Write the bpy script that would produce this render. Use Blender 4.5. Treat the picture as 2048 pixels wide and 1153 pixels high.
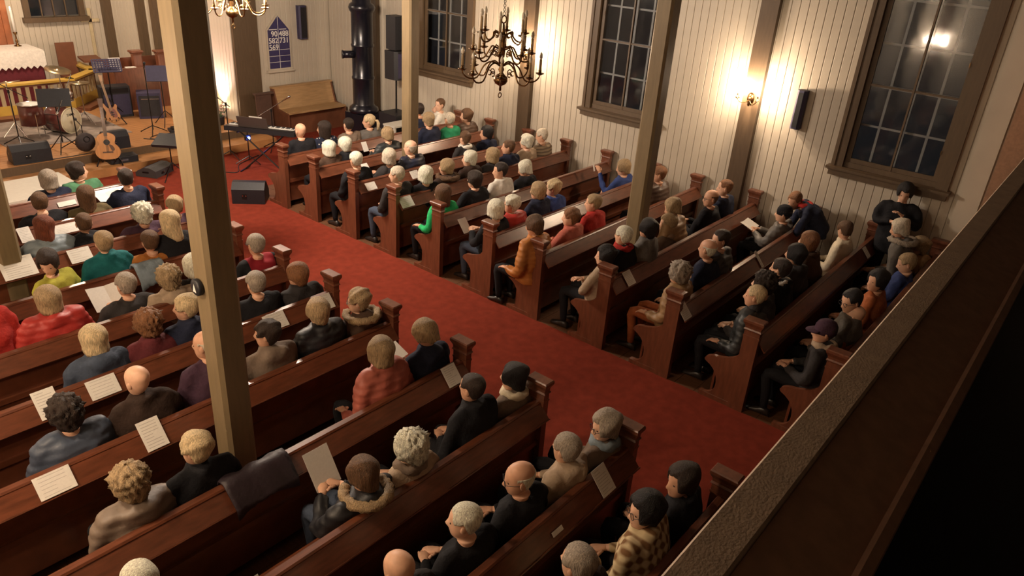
import bpy, bmesh, math, random
import numpy as np
from mathutils import Vector, Matrix
random.seed(7); RNG = np.random.default_rng(7)
sc = bpy.context.scene
for o in list(bpy.data.objects): bpy.data.objects.remove(o)
COL = sc.collection
# ---------------------------------------------------------------- camera
yaw, pitch, roll = 0.9052, -0.4548, 0.0730
fw = Vector((math.sin(yaw)*math.cos(pitch), math.cos(yaw)*math.cos(pitch), math.sin(pitch)))
rt0 = Vector((math.cos(yaw), -math.sin(yaw), 0)); up0 = rt0.cross(fw)
rt = rt0*math.cos(roll)+up0*math.sin(roll); up = -rt0*math.sin(roll)+up0*math.cos(roll)
cd = bpy.data.cameras.new('camera'); cam = bpy.data.objects.new('camera', cd); COL.objects.link(cam)
cam.matrix_world = Matrix(((rt.x, up.x, -fw.x, -6.5902), (rt.y, up.y, -fw.y, -10.8769), (rt.z, up.z, -fw.z, 4.3913), (0, 0, 0, 1)))
cd.sensor_width = 36; cd.lens = 25.99; cd.clip_start = 0.05
sc.camera = cam
# ---------------------------------------------------------------- world (night outside), exposure
w = bpy.data.worlds.new('night'); sc.world = w; w.use_nodes = True
w.node_tree.nodes['Background'].inputs[0].default_value = (0.06, 0.052, 0.046, 1)
w.node_tree.nodes['Background'].inputs[1].default_value = 0.12
sc.view_settings.view_transform = 'Standard'; sc.view_settings.look = 'None'
sc.view_settings.gamma = 1; sc.view_settings.use_curve_mapping = False
sc.view_settings.exposure = 1.6
WARM = (1.0, 0.75, 0.52); PALE = (1.0, 0.82, 0.66)
BULB = {'chandelier': 24.0, 'sconce': 31.0, 'pendant': 36.0, 'chancel': 105.0, 'uplight': 110.0}   # lamp powers in watts; pendant and chancel are added lamps

# ---------------------------------------------------------------- helpers
class MB:
    def __init__(s): s.v = []; s.f = []; s.m = []
    def add(s, vs, fs, mi=0):
        n = len(s.v); s.v.extend([tuple(map(float, q)) for q in vs]); s.f.extend([tuple(n+i for i in q) for q in fs]); s.m.extend([mi]*len(fs)); return s
    def box(s, x0, x1, y0, y1, z0, z1, mi=0):
        return s.add([(x0,y0,z0),(x1,y0,z0),(x1,y1,z0),(x0,y1,z0),(x0,y0,z1),(x1,y0,z1),(x1,y1,z1),(x0,y1,z1)],
                     [(0,3,2,1),(4,5,6,7),(0,1,5,4),(1,2,6,5),(2,3,7,6),(3,0,4,7)], mi)
    def loft(s, rings, mi=0, cap=True, closed=True):
        n = len(rings[0]); vs = [p for r in rings for p in r]; fs = []
        for i in range(len(rings)-1):
            for j in range(n if closed else n-1):
                a = i*n+j; b = i*n+(j+1) % n; fs.append((a, b, b+n, a+n))
        if cap:
            fs.append(tuple(range(n-1, -1, -1))); fs.append(tuple((len(rings)-1)*n+j for j in range(n)))
        return s.add(vs, fs, mi)
    def tube(s, pts, rad, seg=8, mi=0, cap=True):
        pts = [Vector(p) for p in pts]; rings = []
        if not isinstance(rad, (list, tuple)): rad = [rad]*len(pts)
        prev = None
        for i, p in enumerate(pts):
            t = (pts[min(i+1, len(pts)-1)]-pts[max(i-1, 0)])
            t = t.normalized() if t.length > 1e-9 else Vector((0, 0, 1))
            if prev is None:
                a = Vector((1, 0, 0)) if abs(t.x) < .9 else Vector((0, 1, 0))
            else: a = prev
            u = (a-t*a.dot(t)).normalized(); prev = u; q = t.cross(u)
            rings.append([p+(u*math.cos(k*2*math.pi/seg)+q*math.sin(k*2*math.pi/seg))*rad[i] for k in range(seg)])
        return s.loft(rings, mi, cap)
    def lathe(s, prof, c=(0, 0, 0), seg=16, mi=0, axis='z'):
        rings = []
        for r, h in prof:
            ring = []
            for k in range(seg):
                a = k*2*math.pi/seg; x, y = max(r, 1e-4)*math.cos(a), max(r, 1e-4)*math.sin(a)
                ring.append((c[0]+x, c[1]+y, c[2]+h) if axis == 'z' else ((c[0]+x, c[1]-h, c[2]+y) if axis == 'y' else (c[0]+h, c[1]+x, c[2]+y)))
            rings.append(ring)
        return s.loft(rings, mi)
    def prism(s, poly, axis, a, b, mi=0):
        def P(u, v, t): return {'x': (t, u, v), 'y': (u, t, v), 'z': (u, v, t)}[axis]
        n = len(poly); vs = [P(u, v, a) for u, v in poly]+[P(u, v, b) for u, v in poly]
        fs = [tuple(range(n-1, -1, -1)), tuple(range(n, 2*n))]+[(i, (i+1) % n, n+(i+1) % n, n+i) for i in range(n)]
        return s.add(vs, fs, mi)
    def ell(s, c, r, nu=12, nv=8, mi=0):
        rings = []
        for i in range(nv+1):
            t = -math.pi/2+math.pi*i/nv; t = max(-1.52, min(1.52, t))
            rings.append([(c[0]+r[0]*math.cos(t)*math.cos(k*2*math.pi/nu), c[1]+r[1]*math.cos(t)*math.sin(k*2*math.pi/nu), c[2]+r[2]*math.sin(t)) for k in range(nu)])
        return s.loft(rings, mi)
    def torus(s, c, R, r, axis='z', nu=20, nv=8, mi=0):
        rings = []
        for i in range(nu):
            a = 2*math.pi*i/nu; ring = []
            for k in range(nv):
                b = 2*math.pi*k/nv; q = R+r*math.cos(b); x, y, z = q*math.cos(a), q*math.sin(a), r*math.sin(b)
                ring.append({'z': (c[0]+x, c[1]+y, c[2]+z), 'y': (c[0]+x, c[1]+z, c[2]+y), 'x': (c[0]+z, c[1]+x, c[2]+y)}[axis])
            rings.append(ring)
        rings.append(rings[0]); return s.loft(rings, mi, cap=False)
    def obox(s, c, ax, mi=0):
        """box with centre c and three half-axis vectors"""
        c = Vector(c); a = [Vector(q) for q in ax]
        vs = [c+a[0]*i+a[1]*j+a[2]*k for k in (-1, 1) for i, j in ((-1, -1), (1, -1), (1, 1), (-1, 1))]
        return s.add(vs, [(0,3,2,1),(4,5,6,7),(0,1,5,4),(1,2,6,5),(2,3,7,6),(3,0,4,7)], mi)
    def xf(s, M):
        s.v = [tuple(M @ Vector(p)) for p in s.v]; return s
    def mesh(s, name, mats, smooth=False):
        me = bpy.data.meshes.new(name); me.from_pydata(s.v, [], s.f)
        for m in (mats if isinstance(mats, (list, tuple)) else [mats]): me.materials.append(m)
        if any(s.m): me.polygons.foreach_set('material_index', s.m)
        bm = bmesh.new(); bm.from_mesh(me); bmesh.ops.recalc_face_normals(bm, faces=bm.faces); bm.to_mesh(me); bm.free()
        if smooth: me.polygons.foreach_set('use_smooth', [True]*len(me.polygons))
        return me
    def build(s, name, mats, parent=None, smooth=False, loc=None, rz=0):
        return link(name, s.mesh(name, mats, smooth), parent, loc, rz)
def link(name, me, parent=None, loc=None, rz=0):
    o = bpy.data.objects.new(name, me); COL.objects.link(o)
    if parent is not None: o.parent = parent
    if loc is not None: o.location = loc
    if rz: o.rotation_euler.z = rz
    return o
def tag(o, label=None, cat=None, group=None, kind=None):
    if label: o['label'] = label
    if cat: o['category'] = cat
    if group: o['group'] = group
    if kind: o['kind'] = kind
    return o
def thing(name, label, cat, loc=(0, 0, 0), rz=0, group=None, kind=None):
    o = bpy.data.objects.new(name, None); COL.objects.link(o); o.location = loc; o.rotation_euler.z = rz
    o.empty_display_size = .1
    return tag(o, label, cat, group, kind)
def copy_tree(o, parent=None):
    c = o.copy(); COL.objects.link(c); c.parent = parent
    for ch in o.children: copy_tree(ch, c)
    return c
def lin(c): return tuple(((x/12.92) if x <= .04045 else ((x+.055)/1.055)**2.4) for x in c)
MATS = {}
def mat(name, col, rough=.6, metal=0., noise=0., scale=20., stretch=(1, 1, 1), bump=0., bscale=None, spec=.5, emit=None, estr=0., coat=0.):
    if name in MATS: return MATS[name]
    m = bpy.data.materials.new(name); m.use_nodes = True; nt = m.node_tree; b = nt.nodes['Principled BSDF']; MATS[name] = m
    b.inputs['Base Color'].default_value = (*col, 1); b.inputs['Roughness'].default_value = rough; b.inputs['Metallic'].default_value = metal
    b.inputs['Specular IOR Level'].default_value = spec
    if coat: b.inputs['Coat Weight'].default_value = coat; b.inputs['Coat Roughness'].default_value = .25
    if emit: b.inputs['Emission Color'].default_value = (*emit, 1); b.inputs['Emission Strength'].default_value = estr
    if noise or bump:
        tc = nt.nodes.new('ShaderNodeTexCoord'); mp = nt.nodes.new('ShaderNodeMapping'); mp.inputs['Scale'].default_value = stretch
        nt.links.new(tc.outputs['Object'], mp.inputs[0])
        nz = nt.nodes.new('ShaderNodeTexNoise'); nz.inputs['Scale'].default_value = scale; nz.inputs['Detail'].default_value = 4
        nt.links.new(mp.outputs[0], nz.inputs['Vector'])
        if noise:
            rp = nt.nodes.new('ShaderNodeValToRGB')
            rp.color_ramp.elements[0].color = (*[c*(1-noise) for c in col], 1); rp.color_ramp.elements[1].color = (*[min(1, c*(1+noise)) for c in col], 1)
            rp.color_ramp.elements[0].position = .3; rp.color_ramp.elements[1].position = .7
            nt.links.new(nz.outputs[0], rp.inputs[0]); nt.links.new(rp.outputs[0], b.inputs['Base Color'])
        if bump:
            n2 = nz
            if bscale:
                n2 = nt.nodes.new('ShaderNodeTexNoise'); n2.inputs['Scale'].default_value = bscale; n2.inputs['Detail'].default_value = 3; nt.links.new(mp.outputs[0], n2.inputs['Vector'])
            bp = nt.nodes.new('ShaderNodeBump'); bp.inputs['Strength'].default_value = bump; bp.inputs['Distance'].default_value = .01
            nt.links.new(n2.outputs[0], bp.inputs['Height']); nt.links.new(bp.outputs[0], b.inputs['Normal'])
    return m
def sm(a, b, x):
    t = np.clip((x-a)/(b-a), 0, 1); return t*t*(3-2*t)

M_PEW = mat('pew_wood', (.135, .042, .020), .28, noise=.28, scale=6, stretch=(1, 8, 1), coat=.3)
M_PEWEND = mat('pew_end_wood', (.155, .052, .026), .36, noise=.22, scale=5, stretch=(6, 6, 1), coat=.3)
M_CREAM = mat('cream_paint', (.50, .44, .355), .55, noise=.05, scale=3)
M_BROWN = mat('brown_paint', (.10, .063, .034), .5, noise=.12, scale=8, stretch=(4, 4, .6))
M_PILLAR = mat('pillar_paint', (.195, .142, .078), .45, noise=.1, scale=8, stretch=(4, 4, .5))
M_CARPET = mat('red_carpet', (.215, .034, .018), .95, noise=.14, scale=9, bump=.5, bscale=320, spec=.1)
M_FLOOR = mat('floor_wood', (.13, .055, .025), .5, noise=.3, scale=6, stretch=(10, 1, 1))
M_STAGE = mat('stage_wood', (.40, .19, .07), .42, noise=.2, scale=5, stretch=(1, 8, 1))
M_BLACK = mat('black_plastic', (.012, .012, .016), .5, noise=.2, scale=40)
M_BLKMET = mat('black_metal', (.014, .013, .014), .35, metal=.4, noise=.1)
M_CHROME = mat('chrome', (.6, .6, .6), .2, metal=1)
M_BRASS = mat('brass', (.20, .11, .045), .3, metal=1, noise=.1)
M_PAPER = mat('paper', (.74, .71, .66), .8, noise=.04, scale=60)
M_NAVY = mat('navy_box', (.035, .03, .075), .6, noise=.1)
M_CEIL = mat('ceiling_wood', (.035, .022, .014), .6, noise=.1)
M_WHITEW = mat('white_wood', (.62, .58, .50), .5, noise=.04)
# ================================================================ the building
XW = 4.2            # inner face of the window wall
YF = 3.3            # front wall of the nave
ZC = 5.3            # ceiling
WIN = [(-1.05, .41), (-5.17, -3.71), (-9.45, -7.99)]
SILL, WTOP = 1.68, 4.55
def struct(name, mb, m, label=None): return tag(mb.build(name, m), label, None, None, 'structure')
# floor, carpet, pew floors
struct('floor', MB().box(-7.1, 4.5, -14, 9.2, -.12, -.03), M_FLOOR)
struct('floor_carpet', MB().box(-2.36, .0, -14, .25, -.029, 0).box(-7.0, 4.2, .25, 3.2, -.029, 0), M_CARPET, 'red carpet running up the aisle and across the front')
def plank_floor(name, x0, x1, y0, y1, ztop, n, m, along='x', z0=None):
    base = struct(name, MB().box(x0, x1, y0, y1, (z0 if z0 is not None else ztop-.03), ztop-.006), M_BROWN)
    if along == 'x':
        wd = (y1-y0)/n; me = MB().box(x0, x1, .002, wd-.002, ztop-.012, ztop).mesh('board', m)
        for i in range(n): link('board', me, base, (0, y0+i*wd, 0))
    else:
        wd = (x1-x0)/n; me = MB().box(.002, wd-.002, y0, y1, ztop-.012, ztop).mesh('board', m)
        for i in range(n): link('board', me, base, (x0+i*wd, 0, 0))
    return base
plank_floor('floor_pews_right', .001, 4.2, -14, .249, 0, 60, M_FLOOR)
plank_floor('floor_pews_left', -7.1, -2.361, -14, .249, 0, 60, M_FLOOR)
# chancel platform, two steps high
plank_floor('floor_stage', -5.2, 2.0, 2.78, 9.0, .30, 48, M_STAGE, 'x', z0=-.03)
struct('floor_step', MB().box(-5.2, 2.0, 2.32, 2.775, -.03, .15), M_STAGE, 'wooden step in front of the stage')
# boards helper ------------------------------------------------------------
def boards(parent, p0, p1, z0, z1, pitch, m, inward, cuts=(), th=.018):
    """vertical tongue-and-groove boards from p0 to p1 (xy); cuts = (s0, s1, za, zb) openings along the run"""
    d = Vector((p1[0]-p0[0], p1[1]-p0[1], 0)); L = d.length; d.normalize(); n = max(1, round(L/pitch)); wd = L/n
    ang = math.atan2(d.y, d.x); side = 1 if inward > 0 else -1; cache = {}
    for i in range(n):
        s = i*wd; segs = [(z0, z1)]
        for a, b, za, zb in cuts:
            if s+wd > a+.01 and s < b-.01:
                segs = [q for lo, hi in segs for q in ((lo, min(hi, za)), (max(lo, zb), hi)) if q[1]-q[0] > .02]
        for lo, hi in segs:
            k = (round(lo, 3), round(hi, 3))
            if k not in cache:
                e = .005
                poly = [(e*.4, 0), (e*.4, th-e), (e*1.6, th), (wd-e*1.6, th), (wd-e*.4, th-e), (wd-e*.4, 0)]
                cache[k] = MB().prism([(u, v*side) for u, v in poly], 'z', lo, hi).mesh('board', m)
            o = link('board', cache[k], parent, (p0[0]+d.x*s, p0[1]+d.y*s, 0)); o.rotation_euler.z = ang
# window wall ---------------------------------------------------------------
mb = MB(); ys = [-14]+[v for a, b in sorted(WIN) for v in (a+.1, b-.1)]+[YF+.2]
for i in range(0, len(ys), 2): mb.box(XW+.02, XW+.25, ys[i], ys[i+1], -.03, ZC)
for a, b in WIN: mb.box(XW+.02, XW+.25, a+.1, b-.1, -.03, SILL+.06); mb.box(XW+.02, XW+.25, a+.1, b-.1, WTOP-.06, ZC)
wr = struct('wall_right', mb, M_CREAM, 'cream wall of vertical boards with tall windows')
boards(wr, (XW+.02, YF), (XW+.02, -12.2), 0, ZC, .12, M_CREAM, -1, [(YF-b+.06, YF-a-.06, SILL, WTOP) for a, b in WIN])
# front wall right of the chancel arch, and left one
wf = struct('wall_front', MB().box(1.82, XW+.25, YF+.021, YF+.25, -.03, ZC).box(-7.1, -4.6, YF+.02, YF+.25, -.03, ZC), M_CREAM, 'cream boarded wall beside the chancel arch')
boards(wf, (XW, YF+.02), (2.35, YF+.02), 0, ZC, .12, M_CREAM, 1)
struct('wall_left', MB().box(-7.35, -7.1, -14, YF+.2, -.03, ZC), M_CREAM)
struct('wall_rear', MB().box(-7.35, 4.5, -14.2, -14, -.03, ZC), M_CEIL)
struct('ceiling', MB().box(-7.35, 4.5, -14.2, 9.4, ZC, ZC+.15), M_CEIL)
struct('wall_arch', MB().box(-4.6, 2.1, YF+.02, YF+.2, 3.9, ZC), M_CREAM)
# chancel polygon: side walls, oblique walls, back wall
cx = -1.25
CH = [(1.8, YF+.02), (1.8, 6.7), (1.47, 8.0), (-3.97, 8.0), (-4.3, 6.7), (-4.3, YF+.02)]
names = ['wall_chancel_right', 'wall_chancel_oblique', 'wall_chancel_back', 'wall_chancel_oblique_left', 'wall_chancel_left']
CWIN = [(-.30, .95), (-3.45, -2.2)]; CS = 1.92
for i, nm in enumerate(names):
    a, b = Vector((*CH[i], 0)), Vector((*CH[i+1], 0)); d = (b-a).normalized(); nrm = Vector((d.y, -d.x, 0))   # outward
    mb = MB()
    if i == 2:
        xs = [1.47, .95, -.30, -2.2, -3.45, -3.97]
        for j in (0, 2, 4): mb.box(xs[j+1], xs[j], 8.0, 8.2, .25, ZC)
        for q in CWIN: mb.box(q[0], q[1], 8.0, 8.2, .25, CS); mb.box(q[0], q[1], 8.0, 8.2, 4.0, ZC)
    else: mb.obox((a+b)/2+nrm*.1+Vector((0, 0, (ZC+.25)/2)), (d*(b-a).length/2, nrm*.1, Vector((0, 0, (ZC-.25)/2))))
    wo = struct(nm, mb, M_CREAM, 'cream boarded chancel wall')
    cuts = [(1.47-q[1]+.02, 1.47-q[0]-.02, CS, 4.0) for q in CWIN] if i == 2 else []
    boards(wo, CH[i], CH[i+1], .3, ZC, .115, M_CREAM, 1, cuts)
for k, (x, y, s) in enumerate(((1.75, 6.25, .09), (1.72, 6.85, .10), (1.43, 7.93, .11), (-3.93, 7.93, .11), (-4.22, 6.85, .1))):
    struct('trim_%d' % (k+1), MB().box(x-s, x+s, y-s, y+s, .3, ZC), M_BROWN, 'brown corner post in the chancel')
# chancel arch piers
for k, (x0, x1) in enumerate(((1.80, 2.36), (-4.86, -4.3))):
    struct('trim_%d' % (k+10), MB().box(x0, x1, YF-.05, YF+.02, 0, ZC).box(x0-.01, x1+.01, YF-.07, YF+.0, 0, .35), M_BROWN, 'broad brown pier of the chancel arch')
# wall posts and nave pillars
for k, y in enumerate((1.75, -2.42, -6.65)):
    struct('trim_%d' % (k+20), MB().box(XW-.10, XW+.02, y-.13, y+.13, 0, ZC), M_BROWN, 'brown post on the window wall')
    struct('trim_%d' % (k+30), MB().box(-7.1, -6.98, y-.13, y+.13, 0, ZC), M_BROWN, 'brown post on the left wall')
struct('trim_25', MB().box(XW-.04, XW+.02, -9.86, -9.61, 0, ZC), M_CREAM, 'cream pilaster beside the third window')
PIL = [(1.73, -1.97), (1.42, -6.545), (-4.40, -2.40), (-4.32, -6.55)]
PLAB = ['brown square nave pillar between the front window-side pews', 'brown square nave pillar in the middle of the window-side pews',
        'brown square nave pillar at the left edge of the picture', 'tall brown square nave pillar with a small round fitting on it']
for (x, y), l in zip(PIL, PLAB):
    t = thing('nave_pillar', l, 'pillar', (x, y, 0), 0, 'nave pillars')
    MB().prism([(-.108, -.08), (-.08, -.108), (.08, -.108), (.108, -.08), (.108, .08), (.08, .108), (-.08, .108), (-.108, .08)], 'z', 0.001, ZC-.02).build('shaft', M_PILLAR, t)
    MB().box(-.13, .13, -.13, .13, 0.001, .22).build('base', M_BROWN, t)
# windows -------------------------------------------------------------------
def mat_glass():
    m = bpy.data.materials.new('window_glass'); m.use_nodes = True; nt = m.node_tree; nt.nodes.clear()
    o = nt.nodes.new('ShaderNodeOutputMaterial'); mx = nt.nodes.new('ShaderNodeMixShader'); t = nt.nodes.new('ShaderNodeBsdfTransparent'); g = nt.nodes.new('ShaderNodeBsdfGlossy'); lw = nt.nodes.new('ShaderNodeLayerWeight'); pw = nt.nodes.new('ShaderNodeMath'); pw.operation = 'POWER'; pw.inputs[1].default_value = 3.2; f = nt.nodes.new('ShaderNodeMath'); f.operation = 'MULTIPLY_ADD'; f.inputs[1].default_value = .7; f.inputs[2].default_value = .05; nt.links.new(lw.outputs['Facing'], pw.inputs[0]); nt.links.new(pw.outputs[0], f.inputs[0])
    nz = nt.nodes.new('ShaderNodeTexNoise'); nz.inputs['Scale'].default_value = 2.2; bp = nt.nodes.new('ShaderNodeBump'); bp.inputs['Strength'].default_value = .12; bp.inputs['Distance'].default_value = .02
    tc = nt.nodes.new('ShaderNodeTexCoord'); nt.links.new(tc.outputs['Object'], nz.inputs['Vector']); nt.links.new(nz.outputs[0], bp.inputs['Height']); nt.links.new(bp.outputs[0], g.inputs['Normal'])
    t.inputs[0].default_value = (.8, .82, .85, 1); g.inputs['Roughness'].default_value = .06
    nt.links.new(f.outputs[0], mx.inputs[0]); nt.links.new(t.outputs[0], mx.inputs[1]); nt.links.new(g.outputs[0], mx.inputs[2]); nt.links.new(mx.outputs[0], o.inputs[0]); return m
M_GLASS = mat_glass()
def window(idx, y0, y1, label):
    t = thing('window_%d' % idx, label, None, (0, 0, 0), 0, None, 'structure')
    x = XW; cw = .13
    f = MB().box(x-.05, x+.03, y0, y0+cw, SILL, WTOP).box(x-.05, x+.03, y1-cw, y1, SILL, WTOP).box(x-.05, x+.03, y0, y1, WTOP-cw, WTOP)
    f.box(x-.07, x+.0, y0-.02, y0+.03, SILL, WTOP).box(x-.07, x+.0, y1-.03, y1+.02, SILL, WTOP)
    f.build('casing', M_BROWN, t)
    MB().box(x-.16, x+.03, y0-.06, y1+.06, SILL-.035, SILL).box(x-.09, x+.03, y0-.03, y1+.03, SILL-.13, SILL-.035).box(x-.11, x+.03, y0-.04, y1+.04, SILL-.06, SILL-.035).build('window_sill', M_BROWN, t)
    a, b = y0+cw, y1-cw; zb, zt = SILL+.07, WTOP-cw
    MB().box(x+.0, x+.2, a-.02, a, SILL, WTOP-.05).box(x+.0, x+.2, b, b+.02, SILL, WTOP-.05).box(x, x+.2, a, b, SILL-.01, zb).build('window_reveal', M_BROWN, t)
    fr = MB().box(x+.01, x+.05, a+.001, a+.07, zb, zt).box(x+.01, x+.05, b-.07, b-.001, zb, zt).box(x+.012, x+.048, a+.07, b-.07, zb+.001, zb+.06).box(x+.005, x+.05, (a+b)/2-.012, (a+b)/2+.012, zb, zt)
    fr.box(x+.014, x+.046, a+.07, b-.07, 2.80, 2.825); fr.build('inner_sash', M_BROWN, t)
    for s in (a+.07, b-.07): MB().tube([(x-.002, s-.0, 2.1), (x-.003, s, 2.16)], .005, 6).tube([(x-.002, s, 3.2), (x-.003, s, 3.26)], .005, 6).build('window_catch', M_BRASS, t)
    zs = [zb+.06, 2.80, 2.825, zt]
    for (p, q) in ((a+.07, (a+b)/2-.012), ((a+b)/2+.012, b-.07)):
        for (r, s) in ((zs[0], zs[1]), (zs[2], zs[3])): MB().box(x+.026, x+.031, p, q, r, s).build('inner_pane', M_GLASS, t)
    # outer window: white glazing bars, four panes across
    rows = [zb, 2.27, 2.80, 3.34, 3.88, zt]; wd = (b-a)/4
    for i in (1, 2, 3):
        th = .022 if i == 2 else .016
        MB().box(x+.105, x+.13, a+wd*i-th, a+wd*i+th, zb, zt).build('glazing_bar', M_WHITEW, t)
    for z in rows[1:-1]:
        th = .022 if z == 2.80 else .014
        MB().box(x+.103, x+.128, a, b, z-th, z+th).build('glazing_bar', M_WHITEW, t)
    for i in range(4):
        for j in range(5): MB().box(x+.115, x+.118, a+wd*i+.014, a+wd*(i+1)-.014, rows[j]+.014, rows[j+1]-.014).build('pane', M_GLASS, t)
window(1, *WIN[0], 'tall dark window behind the front pews')
window(2, *WIN[1], 'tall dark window above the middle pews')
window(3, *WIN[2], 'tall dark window above the rear pews with a lamp reflected')
for k, (a, b) in enumerate(CWIN):
    t = thing('window_%d' % (k+4), 'dark window with brown frame in the chancel wall', None, (0, 0, 0), 0, None, 'structure')
    f = MB()
    for q in (a, b-.12): f.box(q, q+.12, 7.93, 8.02, CS, 4.0)
    f.box(a, b, 7.93, 8.02, 3.9, 4.0).build('casing', M_BROWN, t)
    MB().box(a-.05, b+.05, 7.86, 8.02, CS-.1, CS).build('window_sill', M_BROWN, t)
    for i in range(4):
        for j in range(4): MB().box(a+.12+(b-a-.24)/4*i+.012, a+.12+(b-a-.24)/4*(i+1)-.012, 8.02, 8.025, CS+j*.48+.012, CS+(j+1)*.48-.012).build('pane', M_GLASS, t)
    for i in (1, 2, 3): MB().box(a+.12+(b-a-.24)/4*i-.012, a+.12+(b-a-.24)/4*i+.012, 8.0, 8.03, CS, 3.9).build('glazing_bar', M_BROWN, t)
    for j in (1, 2, 3): MB().box(a+.12, b-.12, 8.0, 8.03, CS+j*.48-.012, CS+j*.48+.012).build('glazing_bar', M_BROWN, t)
# rear gallery ----------------------------------------------------------------
M_RAIL = mat('gallery_paint', (.46, .33, .235), .6, noise=.12, scale=30, bump=.15, bscale=200)
M_RAILD = mat('gallery_dark', (.40, .22, .135), .6, noise=.12, scale=30)
gal = thing('gallery_rail', 'broad brown gallery railing crossing the lower right corner', 'railing', (0, 0, 0))
MB().prism([(-10.60, 3.50), (-10.592, 3.508), (-10.592, 3.582), (-10.596, 3.586), (-10.658, 3.586), (-10.662, 3.582), (-10.662, 3.50)], 'x', -7.09, 3.75).build('handrail', M_RAIL, gal)
MB().prism([(-10.663, 3.575), (-10.79, 3.53), (-10.79, 3.505), (-10.663, 3.55)], 'x', -7.09, 3.75).build('book_shelf', M_RAILD, gal)
MB().box(-7.09, 3.75, -10.69, -10.65, 3.05, 3.50).build('parapet_panel', M_RAILD, gal)
MB().prism([(-10.791, 3.505), (-10.791, 3.538), (-10.80, 3.545), (-10.815, 3.535), (-10.815, 3.505)], 'x', -7.09, 3.75).build('ledge_moulding', M_RAILD, gal)
MB().box(-7.09, 3.75, -10.645, -10.61, 2.55, 3.50).build('front_panel', M_RAIL, gal)
struct('floor_gallery', MB().box(-7.1, 4.15, -14, -10.66, 2.5, 2.62), M_BLACK)
struct('trim_40', MB().box(3.78, 4.12, -10.20, -9.92, 0, ZC), M_RAILD, 'dark brown gallery post by the window wall')
# ================================================================ pews
YR = [-0.86, -1.67, -2.60, -3.48, -4.35, -5.27, -6.06, -7.03, -7.90, -8.78, -9.60]
YL = [-0.66, -1.55, -2.47, -3.38, -4.31, -5.17, -6.08, -7.04, -7.92, -8.79, -9.59]
def qcurve(a, b, c, n=5):
    return [((1-t)**2*a[0]+2*t*(1-t)*b[0]+t*t*c[0], (1-t)**2*a[1]+2*t*(1-t)*b[1]+t*t*c[1]) for t in [i/n for i in range(n+1)]]
PROF = [(-.06, .0), (-.06, .93), (.07, .93), (.075, .68)]+qcurve((.08, .66), (.10, .56), (.26, .52))+qcurve((.30, .51), (.42, .50), (.435, .44))+qcurve((.425, .42), (.27, .36), (.262, .21))+qcurve((.262, .19), (.265, .09), (.34, .06))+[(.40, .045), (.41, .0)]
def pew_end_meshes():
    pan = MB().prism(PROF, 'x', -.022, .022).mesh('end_panel', M_PEWEND)
    st = MB().box(-.034, .034, -.075, .085, .0, .93)
    st.box(-.038, .038, -.08, .09, .86, .88)
    cap = MB().loft([[(-a, -b+.005, z), (a, -b+.005, z), (a, b+.005, z), (-a, b+.005, z)] for a, b, z in ((.034, .08, .93), (.045, .092, .945), (.036, .082, .96), (.038, .084, .985), (.052, .10, 1.015), (.058, .105, 1.025), (.058, .105, 1.05), (.050, .097, 1.06))])
    pl = MB().box(-.03, .03, .085, .425, 0, .05)
    return pan, st.mesh('post', M_PEWEND), cap.mesh('cap', M_PEWEND), pl.mesh('plinth', M_PEWEND)
PE, PS, PC, PP = pew_end_meshes()
def pew_proto(x0, x1):
    """local: row plane at y=0, facing +y"""
    t = thing('pew', 'x', 'pew')
    for x in (x0+.03, x1-.03):
        e = link('end_panel', PE, t, (x, 0, .0)); link('post', PS, e); link('cap', PC, e); link('plinth', PP, e)
    a, b = x0+.055, x1-.055
    MB().prism([(.0, .10), (.0, .835), (-.022, .835), (-.022, .10)], 'x', a, b).build('backrest', M_PEW, t)
    MB().prism([(-.04, .835), (-.042, .855), (-.03, .866), (.018, .866), (.026, .855), (.022, .835)], 'x', a, b).build('top_rail', M_PEW, t)
    MB().prism([(-.03, .840), (-.042, .846), (-.138, .735), (-.128, .727)], 'x', a, b).build('book_ledge', M_PEW, t)
    MB().prism([(-.128, .727), (-.148, .742), (-.153, .735), (-.133, .715)], 'x', a, b).build('ledge_lip', M_PEW, t)
    MB().prism([(.02, .39), (.02, .41), (.40, .42), (.425, .41), (.425, .385)], 'x', a, b).build('seat', M_PEW, t)
    MB().box(a, b, .30, .325, .0, .385).build('seat_front', M_PEW, t)
    MB().box(a, b, -.05, -.022, .42, .47).build('lower_rail', M_PEW, t)
    return t
ORD = ['first', 'second', 'third', 'fourth', 'fifth', 'sixth', 'seventh', 'eighth', 'ninth', 'tenth', 'eleventh']
proto = pew_proto(-.005, 4.12)
for i, y in enumerate(YR):
    o = proto if i == 0 else copy_tree(proto); o.location = (0, y, 0)
    tag(o, 'red-brown wooden pew on the window side of the aisle, %s row from the stage' % ORD[i], 'pew', 'pews on the window side')
proto2 = pew_proto(-6.85, -2.32)
for i, y in enumerate(YL):
    o = proto2 if i == 0 else copy_tree(proto2); o.location = (0, y, 0)
    tag(o, 'red-brown wooden pew on the left side of the aisle, %s row from the stage' % ORD[i], 'pew', 'pews on the left side')
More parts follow.
